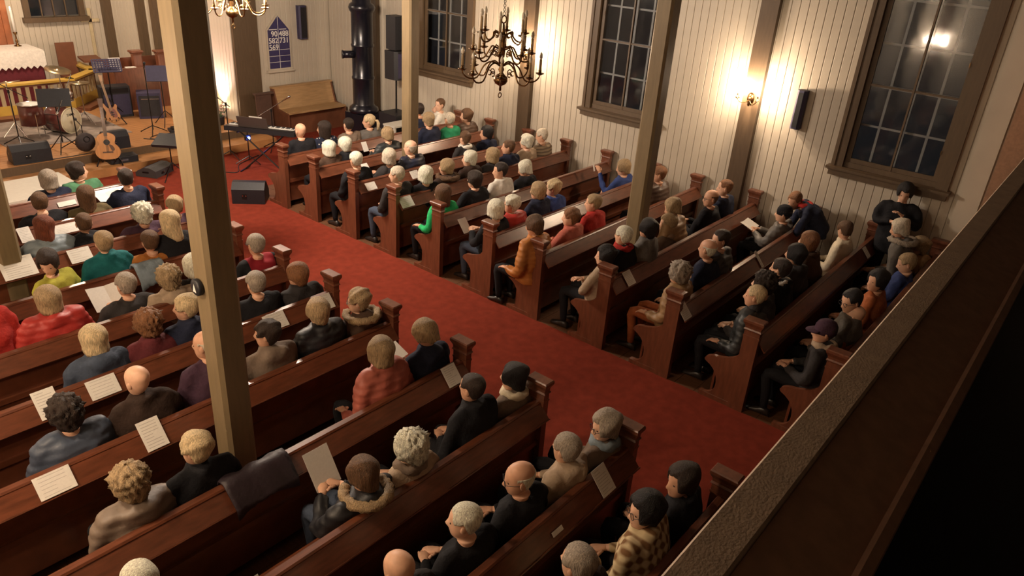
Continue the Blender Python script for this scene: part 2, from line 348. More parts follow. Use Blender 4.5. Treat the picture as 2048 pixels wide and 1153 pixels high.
def sheet(x, row, side, w=.148, h=.21, rz=0., label='', slide=0., group='song sheets lying on the pew ledges'):
    w *= 1.1; h *= 1.1
    """printed sheet resting on the slanting book ledge of a pew"""
    y = (YR if side == 'R' else YL)[row]
    d = Vector((0, -.096, -.111)).normalized(); n = Vector((0, -d.z, d.y))*-1
    if n.z < 0: n = -n
    u = Vector((1, 0, 0)); c = Vector((x, y-.09, .79))+n*(.012 if h < .16 else .016)-d*max(-.02, h/2-.066)
    uu = u*math.cos(rz)+d*math.sin(rz); dd = -u*math.sin(rz)+d*math.cos(rz)
    t = thing('song_sheet', label, 'sheet', c, 0, group)
    MB().obox((0, 0, 0), (uu*w/2, dd*h/2, n*.0012)).build('page', M_PAPER, t)
    pr = MB(); k = 9 if h > .17 else 6; rnd = random.Random(int(x*1000)+row)
    for i in range(k):
        wl = w*.36*(1 if rnd.random() > .3 else .55)
        pr.obox(dd*(-h*.40+h*.8*i/(k-1))+uu*(wl-w*.38)*1.0+n*.0015, (uu*wl, dd*h*.010, n*.0002))
    pr.build('print', M_INK, t)
    return t
M_INK = mat('ink', (.47, .44, .41), .9, noise=.1)
# ================================================================ people
HP_H = [-.125, -.10, -.08, -.05, -.02, .01, .04]
HP_A = [.034, .047, .056, .066, .072, .076, .078]
HP_B = [.040, .058, .071, .085, .094, .098, .100]
HP_C = [.034, .028, .021, .012, .004, .0, -.004]
def prof(h, t=0.):
    h = np.asarray(h, float)
    k = np.sqrt(np.clip(1-((h-.04)/(.082+t))**2, 0, 1)); hi = h > .04
    a = np.where(hi, (.078+t)*k, np.interp(h, HP_H, HP_A)+t); b = np.where(hi, (.100+t)*k, np.interp(h, HP_H, HP_B)+t)
    return a, b, np.where(hi, -.004-(h-.04)*.1, np.interp(h, HP_H, HP_C))
def head_rings(n=24):
    """rings of the head from jaw to crown in head coordinates; the face looks to +y"""
    hs = [-.125, -.112, -.098, -.084, -.07, -.056, -.042, -.028, -.012, .004, .02, .036, .055, .075, .093, .107, .117, .1215]
    out = []
    for h in hs:
        a, b, c = [float(q) for q in prof(h)]
        ring = []
        for k in range(n):
            ph = 2*math.pi*k/n; x = a*math.sin(ph); y = c+b*math.cos(ph)
            d = min(ph, 2*math.pi-ph)
            nose = math.exp(-(d/.16)**2)*(.022*math.exp(-((h+.036)/.020)**2)+.010*math.exp(-((h+.012)/.022)**2))
            eye = -.008*math.exp(-((d-.40)/.16)**2)*math.exp(-((h+.004)/.014)**2)
            brow = .004*math.exp(-((d-.35)/.3)**2)*math.exp(-((h-.022)/.012)**2)
            lip = .005*math.exp(-(d/.22)**2)*math.exp(-((h+.074)/.012)**2)
            chin = .006*math.exp(-(d/.3)**2)*math.exp(-((h+.108)/.014)**2)
            e = nose+eye+brow+lip+chin
            ring.append(((x+e*math.sin(ph)), y+e*math.cos(ph), h))
        out.append(ring)
    return out
HEADR = head_rings()
HAIR = {  # t, front hairline, side hem, back hem, flare, lump, lump frequency
    'short': (.012, .070, .012, -.070, 0, .002, 30), 'crop': (.007, .078, .020, -.060, 0, .001, 40), 'fringe': (.005, .2, .02, -.065, 0, .001, 40),
    'bob': (.026, .055, -.080, -.105, .006, .003, 18), 'full': (.024, .062, -.035, -.095, 0, .004, 26), 'curly': (.032, .060, -.055, -.095, .004, .011, 95),
    'long': (.024, .060, -.15, -.21, .004, .004, 20), 'tail': (.012, .070, .0, -.060, 0, .002, 30), 'pixie': (.018, .055, -.005, -.085, 0, .005, 45)}
def hair_mesh(style, seed):
    t, hl, side, back, flare, lump, fr = HAIR[style]; rng = np.random.default_rng(seed)
    nc, nr = 60, 16; ph = np.arange(nc)*2*np.pi/nc; d = np.minimum(ph, 2*np.pi-ph)
    hem = np.where(d < .62, hl, hl+(side-hl)*sm(.62, 1.0, d)); hem = hem+(back-side)*sm(1.45, 2.3, d)
    if style in ('short', 'crop', 'fringe', 'tail', 'pixie'): hem = hem+.022*np.exp(-((d-1.55)/.22)**2)    # over the ear
    hem = hem+rng.normal(0, .0025, nc)+.006*np.sin(3*ph+rng.uniform(0, 6))*(style in ('full', 'curly', 'long', 'pixie'))
    top = .1215+t
    if style == 'fringe': top_h = np.where(d < 1.0, .03, .035)
    strand = sum(rng.uniform(.5, 1)*np.sin(k_*ph+rng.uniform(0, 6)) for k_ in (9, 14, 19, 26))/2; stw = rng.uniform(2, 6)
    fq = rng.uniform(.6, 1.4, (4, 3))*fr; fp = rng.uniform(0, 6, 4)
    rows = []
    for i in range(nr):
        v = i/(nr-1)
        if style == 'fringe': h = .045+(np.minimum(hem, .043)-.045)*v
        else: h = hem+(top-hem)*np.cos(v*np.pi/2)
        te = t*(1-.72*(1-sm(.45, 1.0, d))*v**3)
        a, b, c = prof(h, te)
        if style in ('bob', 'long', 'curly', 'full'):
            lo = np.clip((-.02-h)/.09, 0, 1.3); a0, b0, c0 = prof(-.02, t); w = sm(.6, 1.6, d)
            a = np.where(h < -.02, a0+flare*lo-(.026 if style in ('full', 'curly') else .010)*lo*(style != 'bob'), a); b = np.where(h < -.02, b0-(.024 if style in ('full', 'curly') else .010)*lo, b); c = np.where(h < -.02, c0-.004*lo, c)
        q = np.stack([a*np.sin(ph), c+b*np.cos(ph), h], 1)
        nz = sum(np.sin(q @ fq[k]+fp[k]) for k in range(4))/2
        if style == 'curly': nz = 1.7*np.prod(np.sin(q*fq[0]*1.1+fp[0]+q[:, [1, 2, 0]]*fq[1]*.5), 1)+1.2*np.prod(np.sin(q*fq[2]*1.7+fp[2]+q[:, [2, 0, 1]]*fq[3]*.6), 1)
        sc_ = 1+(nz*lump+(.0022 if style != 'curly' else .0)*(1 if lump > .0015 else .3)*np.interp(ph+.5*math.sin(stw*v), ph, strand, period=2*np.pi)*min(1, v*2))/.09*(min(1, v*3))
        q[:, 0] *= sc_; q[:, 1] *= sc_
        if style in ('full', 'curly', 'pixie', 'short'): q[:, 2] += nz*lump*.6
        if v == 0 and style != 'fringe': q[:, :2] *= .02
        rows.append(q)
    a, b, c = prof(rows[-1][:, 2], -.012); q = rows[-1].copy(); q[:, 0] = a*np.sin(ph); q[:, 1] = c+b*np.cos(ph)
    if style in ('long',): q[:, :2] *= .75
    rows.append(q)
    if style == 'fringe':
        a, b, c = prof(rows[0][:, 2], -.006); q = rows[0].copy(); q[:, 0] = a*np.sin(ph); q[:, 1] = c+b*np.cos(ph); rows.insert(0, q)
    mb = MB()
    if style == 'fringe':
        keep = [k for k in range(nc) if d[k] > 1.2]; rr = [[tuple(r[k]) for k in keep] for r in rows]; mb.loft(rr, cap=False, closed=False)
    else: mb.loft([[tuple(p) for p in r] for r in rows], cap=False)
    if style == 'tail':
        mb.tube([(0, -.10, .02), (0, -.145, .02), (0, -.165, -.03), (0, -.16, -.10), (.01, -.15, -.16)], [.016, .024, .03, .026, .008], 10)
    return mb
def smat(name, col, kind):
    if kind == 'hair': return mat(name, col, .55, noise=.42, scale=30, stretch=(4, 4, .6), bump=1.0, bscale=60, spec=.4)
    if kind == 'skin': return mat(name, col, .5, noise=.08, scale=25, spec=.4)
    if kind == 'puff': return mat(name, col, .52, noise=.1, scale=10, bump=.3, bscale=25)
    return mat(name, col, .85, noise=.16, scale=14, bump=.5, bscale=45, spec=.25)
SKIN = [smat('skin_%d' % i, c, 'skin') for i, c in enumerate([(.66, .38, .25), (.60, .33, .215), (.70, .42, .29)])]
M_EYE = mat('eye', (.02, .015, .012), .3); M_LIP = mat('lip', (.40, .15, .11), .5)
HC = {'white': (.80, .72, .58), 'grey': (.36, .30, .24), 'silver': (.60, .52, .41), 'blond': (.60, .46, .27), 'dkblond': (.38, .265, .145), 'brown': (.115, .058, .028), 'dark': (.030, .018, .013), 'black': (.010, .008, .009), 'auburn': (.23, .10, .042), 'red': (.17, .045, .022)}
CC = {'black': (.010, .010, .013), 'navy': (.014, .018, .040), 'char': (.030, .027, .028), 'brown': (.070, .040, .026), 'dkbrown': (.035, .020, .015), 'grey': (.13, .12, .11), 'taupe': (.17, .125, .095), 'beige': (.36, .27, .19), 'cream': (.60, .52, .39), 'white': (.66, .62, .55), 'red': (.38, .028, .022), 'dkred': (.17, .022, .022), 'maroon': (.10, .018, .022), 'pink': (.44, .12, .085), 'orange': (.40, .15, .035), 'rust': (.34, .10, .035), 'green': (.02, .22, .10), 'brightgreen': (.02, .40, .13), 'sage': (.07, .19, .10), 'teal': (.010, .12, .13), 'lime': (.38, .36, .05), 'blue': (.035, .06, .20), 'steel': (.20, .25, .29), 'purple': (.055, .026, .045), 'tan': (.30, .18, .085), 'olive': (.10, .075, .035), 'leather': (.02, .024, .026), 'denim': (.05, .065, .10)}
def R3(yaw, pit, rol):
    return Matrix.Rotation(yaw, 3, 'Z') @ Matrix.Rotation(pit, 3, 'X') @ Matrix.Rotation(rol, 3, 'Y')
def ring_pts(c, ux, uy, a, b, n=20, sq=2.4):
    out = []
    for k in range(n):
        t = 2*math.pi*k/n; ct, st = math.cos(t), math.sin(t)
        r = (abs(ct)**sq+abs(st)**sq)**(-1/sq); out.append(c+ux*(a*r*ct)+uy*(b*r*st))
    return out
def spine_loft(mb, pts, ab, n=20, sq=2.4, mi=0):
    rings = []
    for i, p in enumerate(pts):
        t = (pts[min(i+1, len(pts)-1)]-pts[max(i-1, 0)]).normalized(); ux = Vector((1, 0, 0)); ux = (ux-t*ux.dot(t)).normalized(); uy = t.cross(ux)
        rings.append(ring_pts(p, ux, uy, ab[i][0], ab[i][1], n, sq))
    mb.loft(rings, mi); return rings
def bez(p, n):
    """smooth polyline through control points"""
    out = []; m = len(p)-1
    for i in range(n+1):
        u = i/n*m; k = min(int(u), m-1); t = u-k
        p0, p1, p2, p3 = p[max(k-1, 0)], p[k], p[k+1], p[min(k+2, m)]
        out.append(.5*((2*p1)+(p2-p0)*t+(2*p0-5*p1+4*p2-p3)*t*t+(3*p1-p0-3*p2+p3)*t**3))
    return out
def hand(mb, wr, el, side, mi=0, curl=.6):
    d = (wr-el).normalized(); lat = Vector((0, 0, 1)).cross(d)
    lat = lat.normalized() if lat.length > .05 else Vector((1, 0, 0)); dn = d.cross(lat)
    if dn.z > 0: dn = -dn
    thumb = lat if (lat.x*side < 0) else -lat
    mb.loft([[wr+d*s+lat*(w*math.cos(k*math.pi/4))+dn*(h*math.sin(k*math.pi/4)) for k in range(8)] for s, w, h in ((-.01, .024, .020), (.02, .030, .017), (.055, .038, .015), (.085, .037, .013), (.094, .030, .008))], mi)
    for j, (off, ln) in enumerate(((-.029, .062), (-.010, .072), (.009, .068), (.027, .052))):
        p0 = wr+d*.084-thumb*off; a1 = d; pts = [p0]; ang = 0
        for s in (.42, .33, .25):
            ang += curl*.55; v = d*math.cos(ang)+dn*math.sin(ang); pts.append(pts[-1]+v*ln*s)
        mb.tube(pts, [.0088, .0085, .0078, .0058], 6, mi)
    p0 = wr+d*.025+thumb*.028; mb.tube([p0, p0+d*.02+thumb*.022, p0+d*.048+thumb*.026+dn*.008, p0+d*.068+thumb*.020+dn*.014], [.012, .011, .0095, .0065], 6, mi)
JACKETS = []      # (object, style, seed) to be unified after all people are laid out
NP = [0]
def person(label, head, oy, hair='short', hc='grey', top='black', tk='cloth', yaw=0., hy=0., hp=0., hr=0., arms='lap', legs='black', pose='sit', style='', skin=0, group='people sitting in the pews', stout=1.11, extras=()):
    """head = world position of the head centre; oy = world y of the hips; yaw turns the body, hy/hp/hr turn the head"""
    NP[0] += 1; seed = NP[0]*13+5; rnd = random.Random(seed)
    Rz = Matrix.Rotation(yaw, 3, 'Z'); Ri = Rz.transposed()
    ox = head[0]-(0 if pose != 'bend' else -.28*math.sin(yaw)); O = Vector((ox, oy, 0))
    Hh = Ri @ (Vector(head)-O)
    seat = .425 if pose == 'sit' else .80
    pel = Vector((0, 0, seat+.10)); hz = Hh.z
    nb = Vector((Hh.x*.8, Hh.y*.8-.012, hz-.166)); piv = Vector((Hh.x, Hh.y-.02, hz-.105))
    if pose == 'bend': nb = Vector((Hh.x*.85, Hh.y-.14, hz-.07)); piv = Vector((Hh.x, Hh.y-.06, hz-.06))
    ch = pel.lerp(nb, .62)+Vector((0, -.025 if pose != 'bend' else -.05, 0)); wa = pel.lerp(nb, .28)+Vector((0, -.01, 0)); shd = pel.lerp(nb, .90)+Vector((0, -.008, 0))
    bot = pel-Vector((0, 0, .095))
    HR = R3(hy, hp, hr)
    body = MB()
    # trunk, neck and head are one loft
    sp = [bot, pel, wa, ch, shd, nb, piv.lerp(nb, .45)]; ab = [(.13, .11), (.165, .125), (.145, .105), (.150, .098), (.125, .072), (.066, .058), (.056, .056)]
    rings = []
    for i, p in enumerate(sp):
        t = (sp[min(i+1, 6)]-sp[max(i-1, 0)]).normalized(); ux = Vector((1, 0, 0)); ux = (ux-t*ux.dot(t)).normalized(); uy = t.cross(ux)
        rings.append([p+ux*(ab[i][0]*math.sin(2*math.pi*k/24))+uy*(ab[i][1]*math.cos(2*math.pi*k/24)) for k in range(24)])
    rings.append([piv+HR @ Vector((.055*math.sin(2*math.pi*k/24), .057*math.cos(2*math.pi*k/24)-.005, -.012)) for k in range(24)])
    for r in HEADR[1:]: rings.append([Hh+HR @ Vector(q) for q in r])
    body.loft(rings)
    for s in (-1, 1):      # ears, eyes
        e = MB(); e.ell((0, 0, 0), (.009, .020, .031), 8, 6); e.v = [tuple(Hh+HR @ (Vector((s*.078, -.004, -.008))+Matrix.Rotation(s*-.35, 3, 'Z') @ Vector(q))) for q in e.v]; body.add(e.v, e.f)
        e = MB(); e.ell((s*.034, .0845, -.003), (.010, .0045, .0048), 8, 5); e.v = [tuple(Hh+HR @ Vector(q)) for q in e.v]; body.add(e.v, e.f, 1)
    e = MB(); e.ell((0, .0885, -.076), (.021, .0055, .006), 8, 5); e.v = [tuple(Hh+HR @ Vector(q)) for q in e.v]; body.add(e.v, e.f, 2)
    # arms
    sw = .175*stout; jk = MB(); AR = []
    for s in (-1, 1):
        sh = shd+Vector((s*sw, 0, .005)); fy = Hh.y*.5
        if arms == 'lap': el = Vector((s*(sw+.07), fy*.5+.03, seat+.22)); wr = Vector((s*.07, fy+.27, seat+.19))
        elif arms == 'book': el = Vector((s*(sw+.065), fy*.6+.10, seat+.235)); wr = Vector((s*.075, fy+.33, seat+.29))
        elif arms == 'cross': el = Vector((s*(sw+.06), fy*.5+.09, seat+.22)); wr = Vector((-s*.10, fy+.22, seat+.27+s*.03))
        elif arms == 'chin': el = Vector((s*(sw+.05), fy*.6+.12, seat+.26)); wr = (Vector((s*.03, Hh.y+.10, hz-.155)) if s < 0 else Vector((-.06, fy+.24, seat+.24)))
        elif arms == 'side': el = Vector((s*(sw+.08), fy*.4-.02, seat+.21)); wr = Vector((s*(sw+.04), fy+.20, seat+.18))
        elif arms == 'reach': el = Vector((s*(sw+.06), nb.y+.05, nb.z-.25)); wr = Vector((s*.12, nb.y+.16, nb.z-.48))
        elif arms == 'chest': el = Vector((s*(sw+.06), fy+.06, nb.z-.25)); wr = Vector((s*.05, fy+.20, nb.z-.14-s*.05))
        elif arms == 'up': el = Vector((s*(sw+.06), fy+.12, seat+.26)); wr = (Vector((s*.12, fy+.36, seat+.50)) if s < 0 else Vector((.07, fy+.27, seat+.19)))
        elif arms == 'wide': el = (Vector((s*(sw+.15), fy+.02, shd.z-.16)) if s < 0 else Vector((s*(sw+.07), fy*.5+.03, seat+.22))); wr = (Vector((s*(sw+.26), fy+.12, shd.z-.03)) if s < 0 else Vector((s*.07, fy+.27, seat+.19)))
        AR.append((sh, el, wr)); root = shd+Vector((s*.09, 0, 0))
        body.tube(bez([root, sh, el, wr], 9), [.030, .034, .036, .034, .032, .032, .031, .028, .026, .024], 10)
        hand(body, wr, el, s, 0)
        d = (wr-el).normalized(); cuff = wr-d*.012
        f = 1.0 if tk != 'puff' else 1.18
        jk.tube(bez([shd+Vector((s*.07, 0, -.01)), sh, el, cuff], 10), [.07*f, .076*f, .074*f, .066*f, .062*f, .06*f, .06*f, .055*f, .05*f, .046*f, .041*f], 12)
    # legs
    tr = MB()
    for s in (-1, 1):
        if pose == 'sit':
            hip = Vector((s*.085, .02, seat+.085)); kn = Vector((s*(.10+.02*rnd.random()), .43, seat+.06)); an = Vector((s*.11, .40, .09)); P = [hip, hip.lerp(kn, .5)+Vector((0, 0, .005)), kn, kn.lerp(an, .5), an]; rr = [.082, .075, .058, .050, .036]
            path = bez(P, 12); rad = [float(np.interp(i/12*4, range(5), rr)) for i in range(13)]
        else:
            hip = Vector((s*.09, 0, .86)); kn = Vector((s*.10, .03, .46)); an = Vector((s*.105, 0, .09)); P = [hip, kn, an]; path = bez(P, 10); rad = [float(np.interp(i/10*2, range(3), [.085, .058, .04])) for i in range(11)]
        body.tube(path, [r*.82 for r in rad], 10); tr.tube(path, rad, 12)
        foot = MB(); foot.loft([[(s*.11+w*math.cos(k*math.pi/5), y, .002+max(0, h*(.5+.5*math.sin(k*math.pi/5)))) for k in range(10)] for y, w, h in ((-.075, .022, .05), (-.06, .034, .085), (.0, .038, .105), (.06, .040, .07), (.13, .044, .05), (.165, .034, .04), (.18, .015, .025))])
        foot.v = [(v[0], v[1]+(an.y), v[2]) for v in foot.v]; NPshoe.append(foot)
    root = body.build('person', [SKIN[(seed+skin) % 3], M_EYE, M_LIP], None, True, O); root.rotation_euler.z = yaw
    tag(root, label, 'person', group)
    tr.ell((0, -.0, seat+.09), (.165, .135, .085), 16, 8)
    o = tr.build('trousers', smat('cloth_'+legs, CC[legs], 'cloth'), root, True)
    for ft in NPshoe[-2:]: ft.build('shoe', M_SHOE, root, True)
    del NPshoe[:]
    # upper garment
    g = .022*stout if tk == 'cloth' else .034
    jb = bot+Vector((0, 0, .012)) if pose == 'sit' else bot-Vector((0, 0, .05))
    spj = [jb, pel, wa, ch, shd+Vector((0, 0, -.02)), shd.lerp(nb, .45)+Vector((0, 0, .005)), nb+Vector((0, 0, -.005)), nb.lerp(piv, .42)+Vector((0, -.006, 0))]
    abj = [(.155*stout+g, .125+g), (.165*stout+g, .13+g), (.155*stout+g, .115+g), (.175*stout+g, .12+g), (.175*stout+g, .098+g), (.135*stout+g, .085+g), (.078+g*.6, .07+g*.6), (.070+g*.4, .070+g*.4)]
    spine_loft(jk, spj, abj, 20)
    if style in ('hood', 'fur'):
        jk.ell(tuple(nb+Vector((0, -.085, -.005))), (.125, .075, .085), 14, 8)
    if style in ('collar', 'hood', 'fur', 'scarf'):
        jk.lathe([(.04, -.02), (.098, -.02), (.10, .02), (.088, .045), (.04, .04)], tuple(nb+Vector((0, -.01, .02))), 16)
    jm = smat(('puff_' if tk == 'puff' else 'cloth_')+top, CC.get(top, (.1, .1, .1)), 'puff' if tk == 'puff' else 'cloth') if top in CC else MATS[top]
    jo = jk.build('jacket', jm, root, True); JACKETS.append((jo, tk, seed, style))
    # hair, headwear, accessories
    M4 = Matrix.Translation(Hh) @ HR.to_4x4()
    if hair in HAIR: hair_mesh(hair, seed).xf(M4).build('hair', smat('hair_'+hc, HC[hc], 'hair'), root, True)
    if hair in ('cap', 'beanie'):
        hm = MB(); 
        prf = [(.099, -.01), (.101, .03), (.097, .07), (.078, .108), (.045, .128), (.001, .134)]
        hm.loft([[(r*.86*math.sin(k*math.pi/10), -.004+r*1.06*math.cos(k*math.pi/10), h) for k in range(20)] for r, h in prf])
        if hair == 'cap': hm.loft([[(.075*math.cos(q), .07+f*math.sin(q), .018-.02*f/.11+dz) for q in [math.pi*i/10 for i in range(11)]] for f, dz in ((.02, 0), (.11, 0), (.11, .008), (.02, .008))])
        hm.xf(M4).build('hat', smat('cloth_'+hc, CC[hc], 'cloth'), root, True)
        hair_mesh('crop', seed).xf(M4).build('hair', smat('hair_dark', HC['dark'], 'hair'), root, True)
    for ex in extras:
        if ex == 'glasses':
            gm = MB()
            for s in (-1, 1): gm.torus((s*.034, .107, -.004), .022, .0022, 'y', 14, 5); gm.tube([(s*.056, .105, .0), (s*.078, .05, .002), (s*.085, -.01, .0)], .002, 5)
            gm.tube([(-.012, .109, -.002), (.012, .109, -.002)], .002, 5); gm.xf(M4).build('glasses', M_BLACK, root, True)
        elif ex.startswith('scarf'):
            sm_ = MB(); rng = np.random.default_rng(seed); rings = []
            for i in range(26):
                a = 2*math.pi*i/26; ring = []
                for k in range(10):
                    b = 2*math.pi*k/10; r = .038+.008*math.sin(5*a+k)+rng.normal(0, .002); q = .088+r*math.cos(b); ring.append(tuple(nb+Vector((q*math.sin(a), q*math.cos(a)*.95-.005, .035+r*.95*math.sin(b)))))
                rings.append(ring)
            rings.append(rings[0]); sm_.loft(rings, cap=False); c = ex.split('_')[1]
            sm_.build('scarf', smat('cloth_'+c, CC[c], 'cloth'), root, True)
        elif ex.startswith('furtrim'):
            c = ex.split('_')[1]; fm = MB(); rng = np.random.default_rng(seed); rings = []
            for i in range(40):
                a = math.pi*(-.28+1.56*i/39)+math.pi/2*0; ang = math.pi+ (i/39-.5)*2*math.pi*.86
                cx_, cy_ = .150*math.sin(ang), .150*math.cos(ang)-.03
                ring = []
                for k in range(12):
                    b = 2*math.pi*k/12; r = .036+rng.normal(0, .006); ring.append(tuple(nb+Vector((cx_+r*math.cos(b)*math.sin(ang), cy_+r*math.cos(b)*math.cos(ang), .035+r*math.sin(b)))))
                rings.append(ring)
            fm.loft(rings).build('fur_trim', smat('hair_'+c, HC[c], 'hair'), root, True)
        elif ex == 'beard':
            bm_ = MB(); rngs = []
            for h in (-.125, -.11, -.09, -.07, -.05):
                a, b, c = [float(q) for q in prof(h, .010)]; rngs.append([(a*math.sin(t), c+b*math.cos(t), h) for t in np.linspace(-1.5, 1.5, 15)])
            bm_.loft(rngs, cap=False, closed=False).xf(M4).build('beard', smat('hair_'+hc, HC[hc], 'hair'), root, True)
    return root, O, Rz, AR, Hh
NPshoe = []; M_SHOE = mat('shoe_leather', (.02, .014, .012), .4, noise=.2)
def finish_jackets():
    """fuse torso, sleeves, collar and hood of every garment into one skin and give it folds"""
    for o, tk, seed, st in JACKETS:
        r = o.modifiers.new('fuse', 'REMESH'); r.mode = 'VOXEL'; r.voxel_size = .0215
        s = o.modifiers.new('soft', 'SMOOTH'); s.factor = .5; s.iterations = 4
    dg = bpy.context.evaluated_depsgraph_get(); dg.update(); new = []
    for o, tk, seed, st in JACKETS: new.append(bpy.data.meshes.new_from_object(o.evaluated_get(dg)))
    for (o, tk, seed, st), me in zip(JACKETS, new):
        o.modifiers.clear(); old = o.data; m = old.materials[0]; o.data = me; me.name = 'jacket'
        if not me.materials: me.materials.append(m)
        n = len(me.vertices); co = np.empty(n*3); no = np.empty(n*3); me.vertices.foreach_get('co', co); me.vertices.foreach_get('normal', no)
        co = co.reshape(-1, 3); no = no.reshape(-1, 3); rng = np.random.default_rng(seed); d = np.zeros(n)
        for k in range(5):
            f = rng.normal(0, 1, 3); f *= rng.uniform(22, 48)/np.linalg.norm(f); d += np.sin(co @ f+rng.uniform(0, 6)+1.5*np.sin(co @ f[::-1]*.6))
        d *= .0034
        if tk == 'puff': d += .010*np.abs(np.sin((co[:, 2]+.12*np.abs(co[:, 0]))*np.pi/.062))-.006
        co += no*d[:, None]; me.vertices.foreach_set('co', co.ravel()); me.update()
        me.polygons.foreach_set('use_smooth', [True]*len(me.polygons))
def held_sheet(pers, w=.148, h=.21, tilt=.9, off=(0, 0, 0), label='', fold=True):
    """booklet held by a person, in front of their hands"""
    root, O, Rz, AR, Hh = pers
    c = (AR[0][2]+AR[1][2])/2+Vector((0, .075, .055))+Vector(off)
    t = thing('song_sheet', label, 'sheet', O+Rz @ c, 0, 'song sheets held by people'); t.rotation_euler = (0, 0, root.rotation_euler.z)
    dv = Vector((0, math.cos(tilt), math.sin(tilt))); n = Vector((0, -math.sin(tilt), math.cos(tilt)))
    for s in ((-1, 1) if fold else (0,)):
        u = Vector((1, 0, 0))*math.cos(.22*abs(s))+n*math.sin(.22)*s*(1 if s else 0)
        MB().obox(u*(s*w/2), (u*w/2, dv*h/2, n*.001)).build('page', M_PAPER, t)
    return t
# ================================================================ lamps
M_BULB = mat('lit_bulb', (1, .9, .7), .3, emit=(1.0, .72, .42), estr=60)
M_CLEAR = mat('clear_bulb', (.75, .68, .58), .08, spec=.8); M_CANDLE = mat('candle_sleeve', (.42, .30, .17), .6, noise=.08)
def lamp(kind, name, loc, parent, energy, col=WARM, size=.04, **kw):
    l = bpy.data.lights.new(name, kind); l.energy = energy; l.color = col
    if kind in ('POINT', 'SPOT'): l.shadow_soft_size = size
    for k, v in kw.items(): setattr(l, k, v)
    o = bpy.data.objects.new(name, l); COL.objects.link(o); o.location = loc; o.parent = parent; return o
def chandelier(loc, s, lit, label, tiers, ph=0.):
    t = thing('chandelier', label, 'chandelier', loc)
    st = MB().lathe([(.001, -.10*s), (.012*s, -.09*s), (.010*s, -.055*s), (.02*s, -.045*s), (.05*s, -.03*s), (.068*s, .0), (.064*s, .03*s), (.035*s, .055*s), (.018*s, .075*s), (.03*s, .10*s), (.016*s, .13*s), (.026*s, .17*s), (.014*s, .21*s), (.030*s, .26*s), (.014*s, .30*s), (.024*s, .36*s), (.030*s, .40*s), (.012*s, .44*s), (.010*s, .50*s), (.001, .505*s)], (0, 0, 0), 18)
    st.build('stem', M_BRASS, t, True)
    MB().torus((0, 0, -.135*s), .022*s, .005*s, 'y').build('pendant_ring', M_BRASS, t, True)
    MB().torus((0, 0, .54*s), .032*s, .006*s, 'y').build('hanging_ring', M_BRASS, t, True)
    zc = .57*s
    n = 0
    top = (ZC-loc[2]); ch = MB()
    while zc < top-.02:
        ch.torus((0, 0, zc+.02), .014, .0032, 'y' if n % 2 else 'x', 10, 5); zc += .034; n += 1
    ch.build('chain', M_BLKMET, t, True)
    for (R, zb, zr, n, cl) in tiers:
        for i in range(n):
            a = ph+2*math.pi*i/n+R; c, q = math.cos(a), math.sin(a); R_, zb_, zr_ = R*s, zb*s, zr*s
            P = [(.012*s, zr_), (.09*s, zr_+.035*s), (R_*.45, zr_-.005*s), (R_*.62, zb_-.065*s), (R_*.84, zb_-.075*s), (R_*.97, zb_-.04*s), (R_, zb_)]
            pts = bez([Vector((x*c, x*q, z)) for x, z in P], 18)
            arm = MB().tube(pts, .0075*s, 7)
            sp = [Vector(((R_*.30+.035*s*r_*math.cos(th))*c, (R_*.30+.035*s*r_*math.cos(th))*q, zb_-.02*s+.035*s*r_*math.sin(th))) for th, r_ in [(k*.5, 1-.06*k) for k in range(12)]]
            arm.tube(sp, .005*s, 6)
            ao = arm.build('arm', M_BRASS, t, True)
            MB().lathe([(.004*s, -.012*s), (.014*s, -.008*s), (.040*s, .004*s), (.042*s, .009*s), (.016*s, .006*s), (.013*s, .03*s), (.018*s, .036*s), (.001, .037*s)], (R_*c, R_*q, zb_), 12).build('drip_pan', M_BRASS, ao, True)
            MB().lathe([(.0125*s, .03*s), (.0125*s, (.03+cl)*s), (.010*s, (.035+cl)*s), (.001, (.036+cl)*s)], (R_*c, R_*q, zb_), 10).build('candle', M_CANDLE, ao, True)
            b = MB().lathe([(.006*s, 0), (.015*s, .014*s), (.017*s, .028*s), (.012*s, .048*s), (.004*s, .064*s), (.001, .067*s)], (R_*c, R_*q, zb_+(.034+cl)*s), 10).build('bulb', M_BULB if lit else M_CLEAR, ao, True)
            if lit: lamp('POINT', 'bulb_light', (R_*c, R_*q, zb_+(.14+cl)*s), t, BULB['chandelier'], PALE, .03)
    return t
T3 = [(.36, .08, .13, 8, .10), (.27, .26, .27, 8, .10), (.215, .42, .40, 6, .11)]
chandelier((-1.2, -6.33, 3.09), 1.0, False, 'unlit brass three-tier chandelier with candle bulbs hanging over the aisle', T3, .35)
chandelier((-1.22, -1.86, 3.17), 1.16, True, 'glowing brass chandelier with curved arms at the upper left', [(.38, .08, .13, 8, .08), (.25, .28, .27, 6, .08)], .2)
